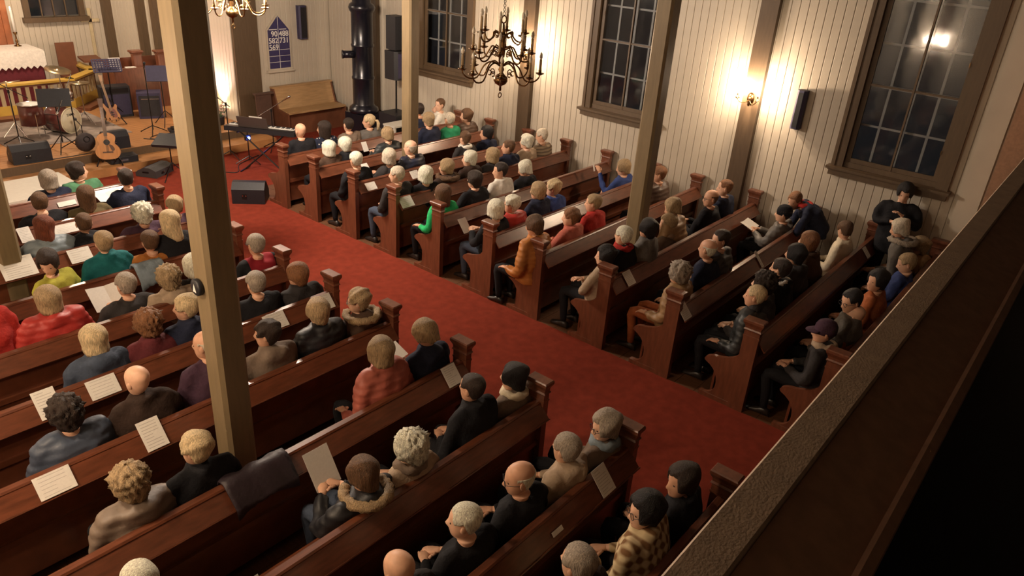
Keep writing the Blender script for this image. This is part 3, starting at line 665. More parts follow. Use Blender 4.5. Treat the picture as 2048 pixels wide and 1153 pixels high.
def sconce(x, y, z, sx, label):
    """brass two-armed wall lamp; sx = direction out of the wall"""
    t = thing('wall_sconce', label, 'wall lamp', (x, y, z), 0, 'wall lamps on the posts')
    MB().lathe([(.001, 0), (.05, .004), (.055, .012), (.035, .022), (.018, .04), (.022, .055), (.001, .065)], (0, 0, 0), 16, axis='x').build('backplate', M_BRASS, t, True).scale = (sx, 1, 1.6)
    MB().lathe([(.001, -.09), (.012, -.08), (.02, -.05), (.012, -.02), (.018, 0), (.001, .03)], (sx*.05, 0, -.02), 12).build('drop', M_BRASS, t, True)
    for s in (-1, 1):
        pts = bez([Vector(p) for p in ((sx*.04, 0, -.01), (sx*.09, s*.05, -.055), (sx*.13, s*.11, -.05), (sx*.14, s*.15, .0))], 12)
        a = MB().tube(pts, .007, 7).build('arm', M_BRASS, t, True); e = pts[-1]
        MB().lathe([(.004, -.01), (.035, .004), (.037, .01), (.014, .008), (.014, .04), (.001, .041)], tuple(e), 12).build('drip_pan', M_BRASS, a, True)
        MB().lathe([(.013, .035), (.013, .10), (.001, .101)], tuple(e), 10).build('candle', M_CANDLE, a, True)
        MB().lathe([(.006, 0), (.016, .014), (.018, .03), (.012, .05), (.001, .068)], (e.x, e.y, e.z+.10), 10).build('bulb', M_BULB, a, True)
        lamp('POINT', 'bulb_light', (e.x, e.y, e.z+.135), t, BULB['sconce'], WARM, .03)
    return t
sconce(XW-.10, -6.65, 2.36, -1, 'brass two-armed wall lamp glowing on the post beside the third window')
sconce(XW-.10, -2.42, 2.36, -1, 'brass two-armed wall lamp glowing behind the hanging chandelier')
sconce(-6.98, -2.42, 2.36, 1, 'brass two-armed wall lamp on the left wall near the stage')
sconce(-6.98, -6.65, 2.36, 1, 'brass two-armed wall lamp on the left wall near the gallery')
t = thing('added_pendant', 'added unseen pendant lamp brightening the pews at the far left', 'lamp', (-6.15, -6.2, 4.25))  # added out of view to light the left ledges from above
MB().ell((0, 0, 0), (.15, .15, .14), 18, 10).build('globe', M_BULB, t, True); MB().tube([(0, 0, .14), (0, 0, ZC-4.25-.003)], .008, 6).build('cable', M_BLACK, t)
lamp('POINT', 'globe_light', (0, 0, -.22), t, BULB['pendant'], PALE, .12)
# chancel pendant, added above the view to brighten the chancel, and floor uplighters
t = thing('added_pendant', 'added unseen pendant lamp brightening the chancel', 'lamp', (-1.25, 5.2, 4.3))
MB().ell((0, 0, 0), (.16, .16, .15), 18, 10).build('globe', M_BULB, t, True); MB().tube([(0, 0, .15), (0, 0, ZC-4.3-.003)], .008, 6).build('cable', M_BLACK, t)
lamp('POINT', 'globe_light', (0, 0, -.25), t, BULB['chancel'], PALE, .16)
def uplight(x, y, z, aim, label, e):
    t = thing('floor_spotlight', label, 'spotlight', (x, y, z))
    d = Vector(aim).normalized()
    b = MB().tube([Vector((0, 0, .12))-d*.08, Vector((0, 0, .12))-d*.06, Vector((0, 0, .12))+d*.06, Vector((0, 0, .12))+d*.08], [.04, .06, .065, .065], 14); b.build('can', M_BLACK, t, True)
    MB().tube([Vector((0, 0, .12))+d*.0805, Vector((0, 0, .12))+d*.083], .055, 14).build('lens', M_BULB, t, True)
    MB().tube([(-.08, 0, .005), (-.08, 0, .12), (-.06, 0, .12)], .006, 6).tube([(.08, 0, .005), (.08, 0, .12), (.06, 0, .12)], .006, 6).box(-.09, .09, -.05, .05, 0.001, .008).build('bracket', M_BLACK, t)
    l = lamp('SPOT', 'spot_light', Vector((0, 0, .12))+d*.10, t, e, (1.0, .62, .56), .05, spot_size=1.5, spot_blend=.9); l.rotation_euler = d.to_track_quat('-Z', 'Y').to_euler()
uplight(1.58, 3.85, .301, (.16, -.05, 1.0), 'small black floor spotlight washing the chancel pier with pink light', BULB['uplight'])
uplight(-3.9, 4.05, .301, (-.3, -.2, 1.0), 'small black floor spotlight on the far side of the stage', BULB['uplight'])
# ================================================================ fixtures at the front
# tall iron stove
t = thing('iron_stove', 'tall black cylindrical iron stove in the front corner', 'stove', (3.68, 1.55, 0))
M_IRON = mat('stove_iron', (.012, .012, .02), .28, metal=.3, noise=.2, coat=.4)
MB().box(-.31, .31, -.31, .31, .001, .06).box(-.28, .28, -.28, .28, .06, .62).build('fire_box', M_IRON, t)
MB().lathe([(.29, .62), (.31, .66), (.30, .72), (.23, .78), (.22, .80), (.22, 1.30), (.235, 1.32), (.235, 1.36), (.22, 1.38), (.22, 1.95), (.235, 1.97), (.235, 2.01), (.22, 2.03), (.22, 2.62), (.25, 2.66), (.27, 2.72), (.25, 2.78), (.19, 2.82), (.19, 3.3), (.001, 3.31)], (0, 0, 0), 28).build('drum', M_IRON, t, True)
MB().tube([(0, 0, 3.3), (0, 0, ZC-.005)], .09, 14).build('flue', M_IRON, t, True)
MB().tube([(-.20, .02, 1.82), (-.42, .12, 1.82)], [.075, .075], 14).tube([(-.41, .115, 1.82), (-.43, .125, 1.82)], [.085, .085], 14).build('side_pipe', M_IRON, t, True)
MB().box(-.15, .15, -.292, -.28, .18, .46).build('fire_door', M_IRON, t)
# hymn board -------------------------------------------------------------
t = thing('hymn_board', 'blue hymn board with pointed top and white numbers on the front wall', 'hymn board', (2.85, YF-.002, 1.33))
M_HB = mat('hymn_blue', (.035, .028, .10), .6, noise=.1); M_WHITE = mat('white_paint', (.72, .70, .66), .6, noise=.03)
shape = lambda a, z0, z1, ap: [(-a, z0), (a, z0), (a, z1), (0, ap), (-a, z1)]
MB().prism(shape(.262, 0, .78, 1.07), 'y', -.03, 0).build('panel', M_HB, t)
fr = MB()
oo, ii = shape(.285, -.03, .79, 1.105), shape(.262, 0, .78, 1.07)
for i in range(5):
    j = (i+1) % 5; fr.prism([oo[i], oo[j], ii[j], ii[i]], 'y', -.045, 0)
fr.build('frame', M_CREAM, t)
MB().box(-.33, .33, -.07, 0, -.075, -.03).build('ledge', M_CREAM, t)
for z in (.13, .255, .38): MB().box(-.255, .255, -.034, -.03, z-.004, z+.004).build('rule', M_WHITE, t)
MB().box(-.004, .004, -.034, -.03, 0, 1.05).build('rule', M_WHITE, t)
def text(s, name, m, parent, loc, size, rot, ext=.002, align='CENTER'):
    c = bpy.data.curves.new(name, 'FONT'); c.body = s; c.size = size; c.extrude = ext; c.align_x = align; c.align_y = 'CENTER'; c.offset = size*.012
    o = bpy.data.objects.new(name, c); COL.objects.link(o); c.materials.append(m); dg = bpy.context.evaluated_depsgraph_get(); me = bpy.data.meshes.new_from_object(o.evaluated_get(dg)); bpy.data.objects.remove(o)
    o = link(name, me, parent, loc); o.rotation_euler = rot
    return o
for s, x, z in (('90', -.10, .70), ('488', .13, .70), ('582', -.13, .565), ('731', .13, .565), ('569', -.13, .43)):
    text(s, 'number', M_WHITE, t, (x, -.036, z), .155, (math.pi/2, 0, 0))
MB().box(-.22, -.03, -.034, -.03, .785, .80).box(.03, .20, -.034, -.03, .785, .80).build('heading', M_WHITE, t)
def column_speaker(loc, rz, h, label, w=.2):
    t = thing('column_speaker', label, 'speaker', loc, rz, 'slim column speakers on the walls')
    MB().prism([(-w/2, 0), (w/2, 0), (w/2, -.09), (w/2-.03, -.12), (-w/2+.03, -.12), (-w/2, -.09)], 'z', 0, h).build('cabinet', M_NAVY, t)
    MB().box(-w/2+.03, w/2-.03, -.126, -.12, .03, h-.03).build('grille', M_BLACK, t)
column_speaker((3.44, YF-.002, 1.90), 0, .68, 'slim navy column speaker on the front wall beside the hymn board')
column_speaker((XW-.002, -7.36, 2.06), math.pi/2*-1, .54, 'slim black column speaker on the window wall right of the wall lamp', .13)
# wooden bench against the front wall -------------------------------------
t = thing('settle_bench', 'varnished light wooden bench with slanted back against the front wall', 'bench', (2.52, 2.62, 0))
M_LW = mat('light_varnished', (.40, .245, .115), .4, noise=.15, scale=4, stretch=(1, 8, 8)); M_DW = mat('dark_varnished', (.16, .06, .03), .45, noise=.15, scale=5)
for x in (0, 1.50): MB().prism([(0, 0), (.60, 0), (.60, .95), (.50, .95), (.36, .55), (.0, .50)], 'x', x, x+.035).build('end_panel', M_DW, t)
MB().prism([(.36, .52), (.385, .52), (.53, .96), (.505, .96)], 'x', .03, 1.51).build('backrest', M_LW, t)
MB().box(-.01, 1.545, .49, .60, .95, .985).build('top_rail', M_LW, t)
MB().box(.03, 1.51, -.02, .40, .49, .53).build('seat', M_LW, t)
MB().box(.03, 1.51, .13, .16, 0.001, .49).build('front_panel', M_DW, t)
tag(MB().prism([(-.18, 0.001), (.18, 0.001), (.14, .90), (-.22, .90)], 'y', -.02, .02).box(-.24, .20, -.05, .05, .90, .93).box(-.2, .2, -.06, .06, 0.001, .04).build('notice_board', mat('board_brown', (.085, .045, .032), .55, noise=.15), None, False, (2.22, 2.98, 0)), 'dark brown standing board in front of the chancel pier', 'board')
# PA speakers by the window wall ------------------------------------------
t = thing('speaker_stack', 'black loudspeaker on a pole above a subwoofer near the front window', 'speaker', (3.70, .55, 0))
MB().box(-.24, .24, -.26, .26, .001, .80).build('subwoofer', M_BLACK, t)
MB().tube([(0, 0, .80), (0, 0, 1.5)], .018, 8).build('pole', M_BLKMET, t)
MB().prism([(-.17, .15), (.17, .15), (.17, -.12), (.12, -.19), (-.12, -.19), (-.17, -.12)], 'z', 1.48, 2.03).build('cabinet', M_BLACK, t)
MB().box(-.12, .12, -.2, -.192, 1.52, 1.99).build('grille', M_NAVY, t)
MB().prism([(-.13, .15), (.13, .15), (.13, -.12), (-.13, -.12)], 'z', 2.05, 2.68).build('upper_cabinet', M_BLACK, t)
t = thing('side_table', 'small white-topped table by the window wall in front of the pews', 'table', (3.35, .0, 0))
MB().box(-.30, .45, -.12, .22, .70, .73).build('table_top', M_WHITEW, t)
for x in (-.27, .42):
    for y in (-.09, .19): MB().box(x-.02, x+.02, y-.02, y+.02, .001, .70).build('leg', M_WHITEW, t)
# altar ---------------------------------------------------------------------
t = thing('altar', 'altar with maroon frontal under a white lace cloth', 'altar', (-1.25, 7.0, .301))
M_MAR = mat('maroon_velvet', (.11, .010, .018), .85, noise=.15, scale=20); M_LACE = mat('white_lace', (.74, .70, .64), .85, noise=.10, scale=26, bump=.4, bscale=90)
MB().box(-.78, .78, .0, .80, 0, 1.06).build('table', M_DW, t)
MB().box(-.79, .79, -.012, 0, .02, 1.0).box(.78, .792, -.012, .8, .02, 1.0).build('frontal', M_MAR, t)
al = MB().box(-.83, .83, -.06, .84, 1.08, 1.105)
zz = []; n = 14
for i in range(n): zz += [(-.83+1.66*i/n, .80), (-.83+1.66*(i+.5)/n, .74)]
zz += [(.83, .80)]
al.prism([(-.83, 1.08)]+zz+[(.83, 1.08)], 'y', -.06, -.045)
zz = []
for i in range(8): zz += [(-.06+.9*i/8, .80), (-.06+.9*(i+.5)/8, .74)]
zz += [(.84, .80)]
al.prism([(-.06, 1.08)]+zz+[(.84, 1.08)], 'x', .83, .845); al.prism([(-.06, 1.08)]+zz+[(.84, 1.08)], 'x', -.845, -.83)
al.build('altar_cloth', M_LACE, t)
for sx, lab in ((.58, 'lit tall candle on a brass holder on the altar'), (-.58, 'lit tall candle on the far end of the altar')):
    c = thing('altar_candle', lab, 'candle', (-1.25+sx, 7.58, 1.407))
    MB().lathe([(.07, 0), (.075, .012), (.03, .03), (.018, .07), (.032, .10), (.016, .14), (.014, .22), (.028, .25), (.04, .27), (.042, .285), (.001, .286)], (0, 0, 0), 14).build('holder', M_BRASS, c, True)
    MB().lathe([(.024, .285), (.024, .72), (.018, .725), (.001, .722)], (0, 0, 0), 12).build('wax', M_WHITE, c, True)
    MB().lathe([(.001, .728), (.010, .742), (.011, .756), (.005, .785), (.001, .80)], (0, 0, 0), 10).build('flame', mat('flame', (1, .7, .3), .5, emit=(1, .55, .2), estr=25), c, True)
tag(MB().box(-.75, .75, 0, .06, 0, 3.2).box(-.82, -.70, -.03, .06, 0, 3.3).box(.70, .82, -.03, .06, 0, 3.3).box(-.86, .86, -.05, .06, 3.3, 3.42).box(-.6, .6, -.02, 0, 1.25, 3.0).build('reredos', mat('reredos_wood', (.30, .10, .04), .4, noise=.2, scale=5), None, False, (-1.47, 7.88, .301)), 'orange-brown wooden altarpiece panel behind the altar', 'altarpiece')
# altar rail ------------------------------------------------------------------
t = thing('altar_rail', 'yellow-topped altar rail with pale balusters around the altar', 'railing', (0, 0, .301))
M_YEL = mat('yellow_paint', (.52, .33, .055), .45, noise=.08, scale=8); M_BAL = mat('baluster_paint', (.50, .40, .24), .5)
PL = [(-2.96, 7.7), (-2.93, 6.75), (-2.16, 6.03), (-.34, 6.03), (.43, 6.75), (.46, 7.7)]
me_b = MB().box(-.035, .035, -.012, .012, .24, .60).mesh('baluster', M_BAL)
for a, b in zip(PL[:-1], PL[1:]):
    a, b = Vector((*a, 0)), Vector((*b, 0)); d = (b-a).normalized(); n = Vector((-d.y, d.x, 0)); L = (b-a).length; m = (a+b)/2
    MB().obox(m+Vector((0, 0, .645)), (d*(L/2+.05), n*.10, Vector((0, 0, .02)))).build('top_rail', M_YEL, t)
    MB().obox(m+Vector((0, 0, .60)), (d*(L/2), n*.03, Vector((0, 0, .025)))).build('under_rail', M_DW, t)
    MB().obox(m+Vector((0, 0, .14)), (d*(L/2+.01), n*.02, Vector((0, 0, .10)))).build('kick_board', M_YEL, t)
    MB().obox(m+Vector((0, 0, .03))-n*.16, (d*(L/2), n*.13, Vector((0, 0, .03)))).build('kneeler', M_DW, t)
    k = max(2, round(L/.15))
    for i in range(k):
        p = a+d*(L*(i+.5)/k); o = link('baluster', me_b, t, p); o.rotation_euler.z = math.atan2(d.y, d.x)
# chair, reading desk, cross, choir pew ----------------------------------------
t = thing('wooden_chair', 'high-backed brown chair beside the altar', 'chair', (.19, 7.28, .301))
MB().box(-.19, .19, .14, .175, .45, 1.15).build('backrest', M_DW, t); MB().box(-.2, .2, -.2, .17, .42, .46).build('seat', M_DW, t)
for x in (-.18, .18):
    for y in (-.18, .15): MB().box(x-.02, x+.02, y-.02, y+.02, 0.001, .42).build('leg', M_DW, t)
t = thing('reading_desk', 'small brown reading desk right of the altar chair', 'lectern', (.62, 7.30, .301))
MB().box(-.03, .03, -.03, .03, 0.03, .74).build('column', M_DW, t); MB().box(-.15, .15, -.12, .12, 0.001, .03).build('base', M_DW, t)
MB().prism([(-.17, .74), (.15, .80), (.15, .84), (-.17, .78)], 'x', -.20, .20).build('desk_top', M_DW, t)
tag(MB().box(-.035, .035, -.03, 0, 0, 1.18).box(-.20, .20, -.03, 0, .88, .95).build('wall_cross', mat('pale_wood', (.52, .43, .27), .5, noise=.1), None, False, (1.03, 7.975, .90)), 'pale wooden cross hanging on the chancel back wall', 'cross')
t = thing('choir_stall', 'brown panelled choir stall with two capped posts in the chancel', 'choir stall', (0, 0, .301))
MB().box(.30, 1.66, 5.42, 5.47, 0, .84).box(.28, 1.68, 5.39, 5.48, .84, .88).build('front_panel', M_PEWEND, t)
MB().box(.30, .34, 5.47, 6.0, 0, .80).build('side_panel', M_PEWEND, t); MB().box(.34, 1.66, 5.62, 5.95, .40, .44).build('seat', M_PEW, t); MB().box(.34, 1.66, 5.97, 6.0, .10, 1.0).build('backrest', M_PEW, t)
for x, y in ((.86, 5.55), (1.30, 5.38)):
    p = MB().box(x-.085, x+.085, y-.06, y+.06, .80, 1.12).build('post', M_PEWEND, t)
    MB().loft([[(x-a, y-a*.75, z), (x+a, y-a*.75, z), (x+a, y+a*.75, z), (x-a, y+a*.75, z)] for a, z in ((.085, 1.12), (.10, 1.13), (.09, 1.145), (.125, 1.175), (.125, 1.20), (.11, 1.21))]).build('cap', M_PEWEND, p)
t2 = thing('open_book', 'open book lying on the choir stall', 'book', (.66, 5.435, 1.183))
MB().box(-.10, .0, -.04, .06, .001, .018).build('page_block', M_PAPER, t2); MB().box(.004, .10, -.04, .06, .001, .015).build('page_block', M_PAPER, t2)
# white platform at the left front
t = thing('white_platform', 'low white painted platform on the carpet before the stage', 'platform', (-3.05, 1.72, 0))
MB().box(-1.1, .85, -.52, .52, .20, .26).build('top', M_WHITEW, t); MB().box(-1.06, .81, -.48, .48, .001, .20).build('skirt', M_WHITEW, t)
# ================================================================ band equipment
M_GREYRUG = mat('rug_grey', (.24, .195, .165), .95, noise=.35, scale=5, bump=.4, bscale=120)
tag(MB().box(-2.35, -.25, 3.75, 5.75, .301, .309).build('stage_rug', M_GREYRUG), 'worn grey patterned rug under the drum kit', 'rug')
def wedge(loc, rz, w, label, m=M_BLACK, d=.36, h=.30):
    t = thing('floor_monitor', label, 'monitor speaker', loc, rz, 'floor monitor speakers')
    MB().prism([(-d/2, .001), (d/2, .001), (d/2, h*.42), (d*.05, h), (-d*.22, h), (-d/2, h*.72)], 'x', -w/2, w/2).build('cabinet', m, t)
    a, b = Vector((0, d/2, h*.42)), Vector((0, d*.05, h)); n = Vector((0, b.z-a.z, a.y-b.y)).normalized()
    MB().obox((a+b)/2+n*.004, (Vector((w/2-.03, 0, 0)), (b-a)*.44, n*.004)).build('grille', M_NAVY, t)
    MB().box(-.10, -.02, -d/2-.004, -d/2, h*.25, h*.5).build('jack_plate', M_BLKMET, t)
    for x in (-.085, -.035): MB().tube([(x, -d/2-.004, h*.42), (x, -d/2-.012, h*.42)], .009, 8).build('socket', M_CHROME, t)
    MB().box(-w/2-.004, -w/2, -.06, .06, h*.45, h*.6).build('handle', M_BLKMET, t)
wedge((-2.32, 3.0, .301), -.1, .58, 'black floor monitor speaker at the left edge of the stage')
wedge((-.92, 3.0, .301), -.1, .42, 'black floor monitor speaker behind the acoustic guitar')
wedge((-.22, -.22, .001), -.75, .52, 'black floor monitor speaker alone on the red aisle carpet', M_BLACK, .40, .34)
wedge((-.72, 2.02, .001), .5, .50, 'flat dark grey floor monitor on the carpet at the stage step', mat('dark_grey_plastic', (.05, .048, .05), .6), .40, .17)
def boxy(name, cat, loc, dims, rz, label, m, parts=()):
    t = thing(name, label, cat, loc, rz); w, d, h = dims
    e = .02
    MB().prism([(-w/2, -d/2+e), (-w/2+e, -d/2), (w/2-e, -d/2), (w/2, -d/2+e), (w/2, d/2), (-w/2, d/2)], 'z', .001, h).build('cabinet', m, t)
    for nm, b, mm in parts: MB().box(*b).build(nm, mm, t)
    return t
boxy('mixer_case', 'case', (-1.02, 2.56, .151), (.48, .26, .11), -.1, 'small black mixer case on the stage step', M_BLACK, [('fader_panel', (-.2, .2, -.1, .1, .111, .116), M_BLKMET), ('handle', (-.06, .06, -.14, -.131, .04, .07), M_CHROME)])
boxy('guitar_amplifier', 'amplifier', (.12, 5.15, .301), (.55, .32, .62), -.2, 'large black guitar amplifier behind the bass guitar', M_BLACK, [('grille', (-.24, .24, -.168, -.16, .05, .47), M_NAVY), ('control_panel', (-.24, .24, -.168, -.16, .50, .59), M_BLKMET)])
boxy('stage_speaker', 'speaker', (.62, 4.72, .301), (.46, .38, .52), -.45, 'dark blue-black speaker box on the right of the stage', M_NAVY, [('grille', (-.19, .19, -.198, -.19, .05, .47), M_BLACK), ('edge_trim', (-.15, .18, -.203, -.199, .40, .41), M_CHROME)])
boxy('pedal_board', 'pedal board', (.55, 3.35, .301), (.50, .24, .05), -.3, 'black pedal board near the edge of the stage', M_BLACK, [('pedal', (-.2, -.08, -.08, .08, .05, .085), M_BLKMET), ('pedal', (-.04, .08, -.08, .08, .05, .085), M_CHROME), ('pedal', (.1, .2, -.08, .08, .05, .085), M_BLKMET)])
def tripod(mb, z=.22, R=.26, ph=0.):
    for i in range(3):
        a = ph+i*2.094; mb.tube([(0, 0, z), (R*.9*math.cos(a), R*.9*math.sin(a), .03), (R*math.cos(a), R*math.sin(a), .012)], .009, 6)
    return mb
def music_stand(loc, rz, h, label, perf=False, m=M_BLACK, tilt=.35, w=.50, dh=.30):
    t = thing('music_stand', label, 'music stand', loc, rz, 'music stands')
    tripod(MB(), .30, .28, .4).build('tripod', M_BLKMET, t); MB().tube([(0, 0, .16), (0, 0, h)], .011, 8).build('pole', M_BLKMET, t)
    u, v = Vector((1, 0, 0)), Vector((0, math.sin(tilt), math.cos(tilt))); n = u.cross(v); c = Vector((0, 0, h+.08))
    if perf:
        d = MB(); nx, nz = 10, 6
        for i in range(nx+1): d.obox(c+u*(-w/2+w*i/nx), (u*.012, v*dh/2, n*.003))
        for j in range(nz+1): d.obox(c+v*(-dh/2+dh*j/nz), (u*w/2, v*.011, n*.003))
        d.obox(c-v*(dh*.33), (u*w*.36, v*dh*.15, n*.003)); d.build('desk', m, t)
        MB().obox(c+v*.02-n*.012+u*.16, (u*.105, v*.135, n*.002)).build('sheet_music', M_PAPER, t)
    else:
        MB().obox(c, (u*w/2, v*dh/2, n*.004)).build('desk', m, t)
    MB().obox(c-v*dh/2+n*-.02, (u*w/2, v*.004, n*.025)).build('lip', m, t)
    return t
music_stand((-.02, 4.95, .301), -.25, .98, 'perforated black music stand in front of the choir stall', True, M_NAVY, .5, .50, .25)
music_stand((-1.70, 3.22, .301), -.45, .86, 'black music stand before the drum kit', False, M_BLACK)
music_stand((-.62, 1.55, .001), -.9, .62, 'black music stand with nearly flat desk on the carpet by the tall pillar', False, M_BLACK, 1.25, .46, .36)
music_stand((.52, 3.9, .301), -.5, .95, 'dark blue music stand half hidden by the tall pillar', False, M_NAVY)
def mic_stand(loc, rz, h, boom, tip, label, col=M_BLKMET, mic=True, R=.27):
    t = thing('microphone_stand', label, 'mic stand', loc, rz, 'microphone stands')
    tripod(MB(), .16, R, .3).build('tripod', M_BLKMET, t); MB().tube([(0, 0, .08), (0, 0, h)], .010, 8).build('pole', M_BLKMET, t)
    if boom:
        a, b = Vector(boom[0]), Vector(boom[1]); MB().tube([a, b], .007, 6).build('boom', col, t); MB().tube([(0, 0, h-.03), (0, 0, h+.03)], .02, 8).build('clutch', M_BLKMET, t)
        d = (b-a).normalized(); e = b
    else: d = Vector((0, -.6, .5)).normalized(); e = Vector((0, 0, h))
    if mic: 
        q = MB().tube([e, e+d*.14, e+d*.145, e+d*.165, e+d*.19, e+d*.20], [.011, .016, .023, .025, .020, .006], 10); q.build('microphone', M_CHROME if col is M_CHROME else M_BLACK, t, True)
mic_stand((-2.12, 4.0, .301), 0, .95, ((.28, 0, .80), (-.40, -.1, 1.30)), None, 'tall microphone stand at the left end of the rug')
mic_stand((-1.42, 3.30, .301), .4, 1.02, ((.22, .1, 1.25), (-.32, -.1, .82)), None, 'microphone stand with a pale slanting boom beside the drum kit', M_CHROME)
mic_stand((.02, 3.45, .301), -.3, 1.25, None, None, 'straight microphone stand in the middle of the stage')
mic_stand((.78, 2.02, .001), .3, 1.05, ((.2, .1, .95), (-.28, -.1, 1.22)), None, 'microphone stand on the carpet left of the keyboard')
mic_stand((1.75, 2.05, .001), -.6, .80, ((-.25, 0, .68), (.22, 0, .98)), None, 'boom microphone with silver head behind the keyboard', M_CHROME)
t = thing('led_stand', 'slim stand with a glowing blue light on the carpet', 'stage light', (.90, 1.58, .001))
tripod(MB(), .14, .26, .8).build('tripod', M_BLKMET, t); MB().tube([(0, 0, .08), (0, 0, .62)], .010, 8).build('pole', M_BLKMET, t)
MB().box(-.05, .05, -.03, .03, .44, .54).build('lamp_housing', M_BLACK, t); MB().ell((0, -.045, .49), (.028, .02, .028), 12, 8).build('blue_led', mat('blue_led', (.1, .2, 1), .4, emit=(.05, .12, 1.0), estr=22), t, True)
# keyboard on x-stand -------------------------------------------------------
t = thing('stage_keyboard', 'black stage keyboard on a folding x stand beside the front pew', 'keyboard', (.80, .90, 0), -1.02)
MB().box(-.66, .66, -.14, .14, .76, .84).build('case', M_BLACK, t); 
wk = MB().box(-.011, .011, -.075, .07, .84, .852).mesh('white_key', M_WHITE); bk = MB().box(-.006, .006, -.02, .07, .852, .862).mesh('black_key', M_BLACK)
for i in range(45):
    x = -.61+i*.0272; link('white_key', wk, t, (x, .05, 0))
    if i % 7 not in (2, 6): link('black_key', bk, t, (x+.0136, .05, 0))
MB().box(-.62, .62, -.135, -.04, .84, .847).build('control_panel', M_BLKMET, t)
MB().obox((-.12, -.12, .94), (Vector((.28, 0, 0)), Vector((0, -.03, .10)), Vector((0, .006, .002)))).build('music_rest', mat('rest_brown', (.06, .045, .04), .5), t)
MB().obox((-.05, -.10, .97), (Vector((.12, 0, 0)), Vector((0, -.03, .09)), Vector((0, .001, 0)))).build('sheet_music', M_PAPER, t)
for s in (-1, 1):
    MB().tube([(-.42*s, s*.05, .012), (.42*s, s*.05, .75)], .014, 8).tube([(-.42*s, s*.05-.18, .014), (-.42*s, s*.05+.18, .014)], .014, 8).tube([(.42*s, -.14, .745), (.42*s, .14, .745)], .014, 8).build('stand_leg', M_BLKMET, t)
# drum kit ---------------------------------------------------------------------
t = thing('drum_kit', 'small drum kit with a pale bass drum head on the rug', 'drum kit', (-1.20, 4.45, .309), .45)
M_SHELL = mat('drum_shell', (.12, .03, .025), .3, noise=.2, scale=6, coat=.4); M_HEAD = mat('drum_head', (.62, .56, .40), .5, noise=.05)
bd = MB().lathe([(.235, -.20), (.235, .20)], (0, 0, .24), 28, axis='y').build('bass_drum', M_SHELL, t, True)
MB().lathe([(.001, .205), (.222, .205), (.222, .20), (.001, .20)], (0, 0, .24), 28, axis='y').build('drum_head', M_HEAD, bd, True)
for h in (.20, -.20): MB().torus((0, -h, .24), .237, .012, 'y', 28, 8).build('hoop', M_CHROME if h < 0 else M_HEAD, bd, True)
text('TAMA', 'lettering', M_BLACK, bd, (0, -.208, .35), .068, (math.pi/2, 0, 0), .001)
for k in range(8):
    a = k*math.pi/4+.2; MB().tube([(.238*math.cos(a), -.19, .24+.238*math.sin(a)), (.238*math.cos(a), .19, .24+.238*math.sin(a))], .006, 6).build('tension_rod', M_CHROME, bd)
def drum(name, x, y, z, r, h, m, tilt=0):
    d = MB().lathe([(r, 0), (r, h)], (0, 0, 0), 24).build(name, m, t, True, (x, y, z)); d.rotation_euler.x = tilt
    MB().lathe([(.001, h+.002), (r-.006, h+.002), (r-.006, h)], (0, 0, 0), 24).build('drum_head', M_WHITE, d, True)
    for q in (.004, h): MB().torus((0, 0, q), r+.004, .008, 'z', 24, 6).build('hoop', M_CHROME, d, True)
    return d
drum('floor_tom', -.48, .18, .22, .20, .38, M_SHELL)
for k in range(3): a = k*2.1; MB().tube([(-.48+.21*math.cos(a), .18+.21*math.sin(a), .003), (-.48+.21*math.cos(a), .18+.21*math.sin(a), .45)], .007, 6).build('tom_leg', M_CHROME, t)
drum('rack_tom', .06, .0, .56, .15, .20, M_SHELL, .3); MB().tube([(0, .03, .54), (.03, .03, .66)], .011, 8).build('tom_mount', M_CHROME, t)
drum('snare_drum', .42, .30, .48, .175, .13, M_CHROME)
def stand(x, y, h):
    m = MB()
    for k in range(3): a = k*2.094+.5; m.tube([(x, y, .26), (x+.22*math.cos(a), y+.22*math.sin(a), .008)], .008, 6)
    m.tube([(x, y, .2), (x, y, h)], .010, 8).build('stand', M_CHROME, t)
stand(.42, .30, .48); M_CYM = mat('cymbal_bronze', (.36, .28, .17), .38, metal=1)
for x, y, h, r, tl in ((.58, .45, 1.02, .23, .25), (.62, .05, .82, .18, 0), (.62, .05, .80, .18, 0), (-.62, .45, .98, .23, -.2)):
    if h != .80: stand(x, y, h)
    c = MB().lathe([(.001, .024), (.03, .02), (.035, .008), (r*.5, .004), (r, -.006), (r, -.008), (.035, .005), (.001, .018)], (0, 0, 0), 26).build('cymbal', M_CYM, t, True, (x, y, h)); c.rotation_euler.x = tl
MB().box(-.05, .05, .24, .50, .0, .012).tube([(0, .24, .012), (0, .22, .20)], .006, 6).ell((0, .215, .20), (.02, .02, .025), 8, 6).build('kick_pedal', M_BLKMET, t)
st_ = thing('drum_stool', 'round black drum stool behind the kit', 'stool', (-1.05, 5.25, .309)); MB().lathe([(.15, .46), (.16, .48), (.16, .52), (.14, .54), (.001, .54)], (0, 0, 0), 20).build('seat', M_BLACK, st_, True)
tripod(MB(), .30, .24, .2).tube([(0, 0, .2), (0, 0, .46)], .013, 8).build('tripod', M_CHROME, st_)
mk = thing('kick_microphone', 'short microphone stand at the bass drum', 'mic stand', (-1.12, 4.02, .310)); MB().tube([(.05, -.06, .01), (.05, -.05, .20), (0, .02, .30)], .008, 6).lathe([(.07, 0), (.07, .012), (.001, .014)], (.05, -.06, 0), 14).build('stand', M_BLKMET, mk)
MB().ell((0, .04, .31), (.028, .05, .028), 12, 8).build('microphone', M_BLACK, mk, True)
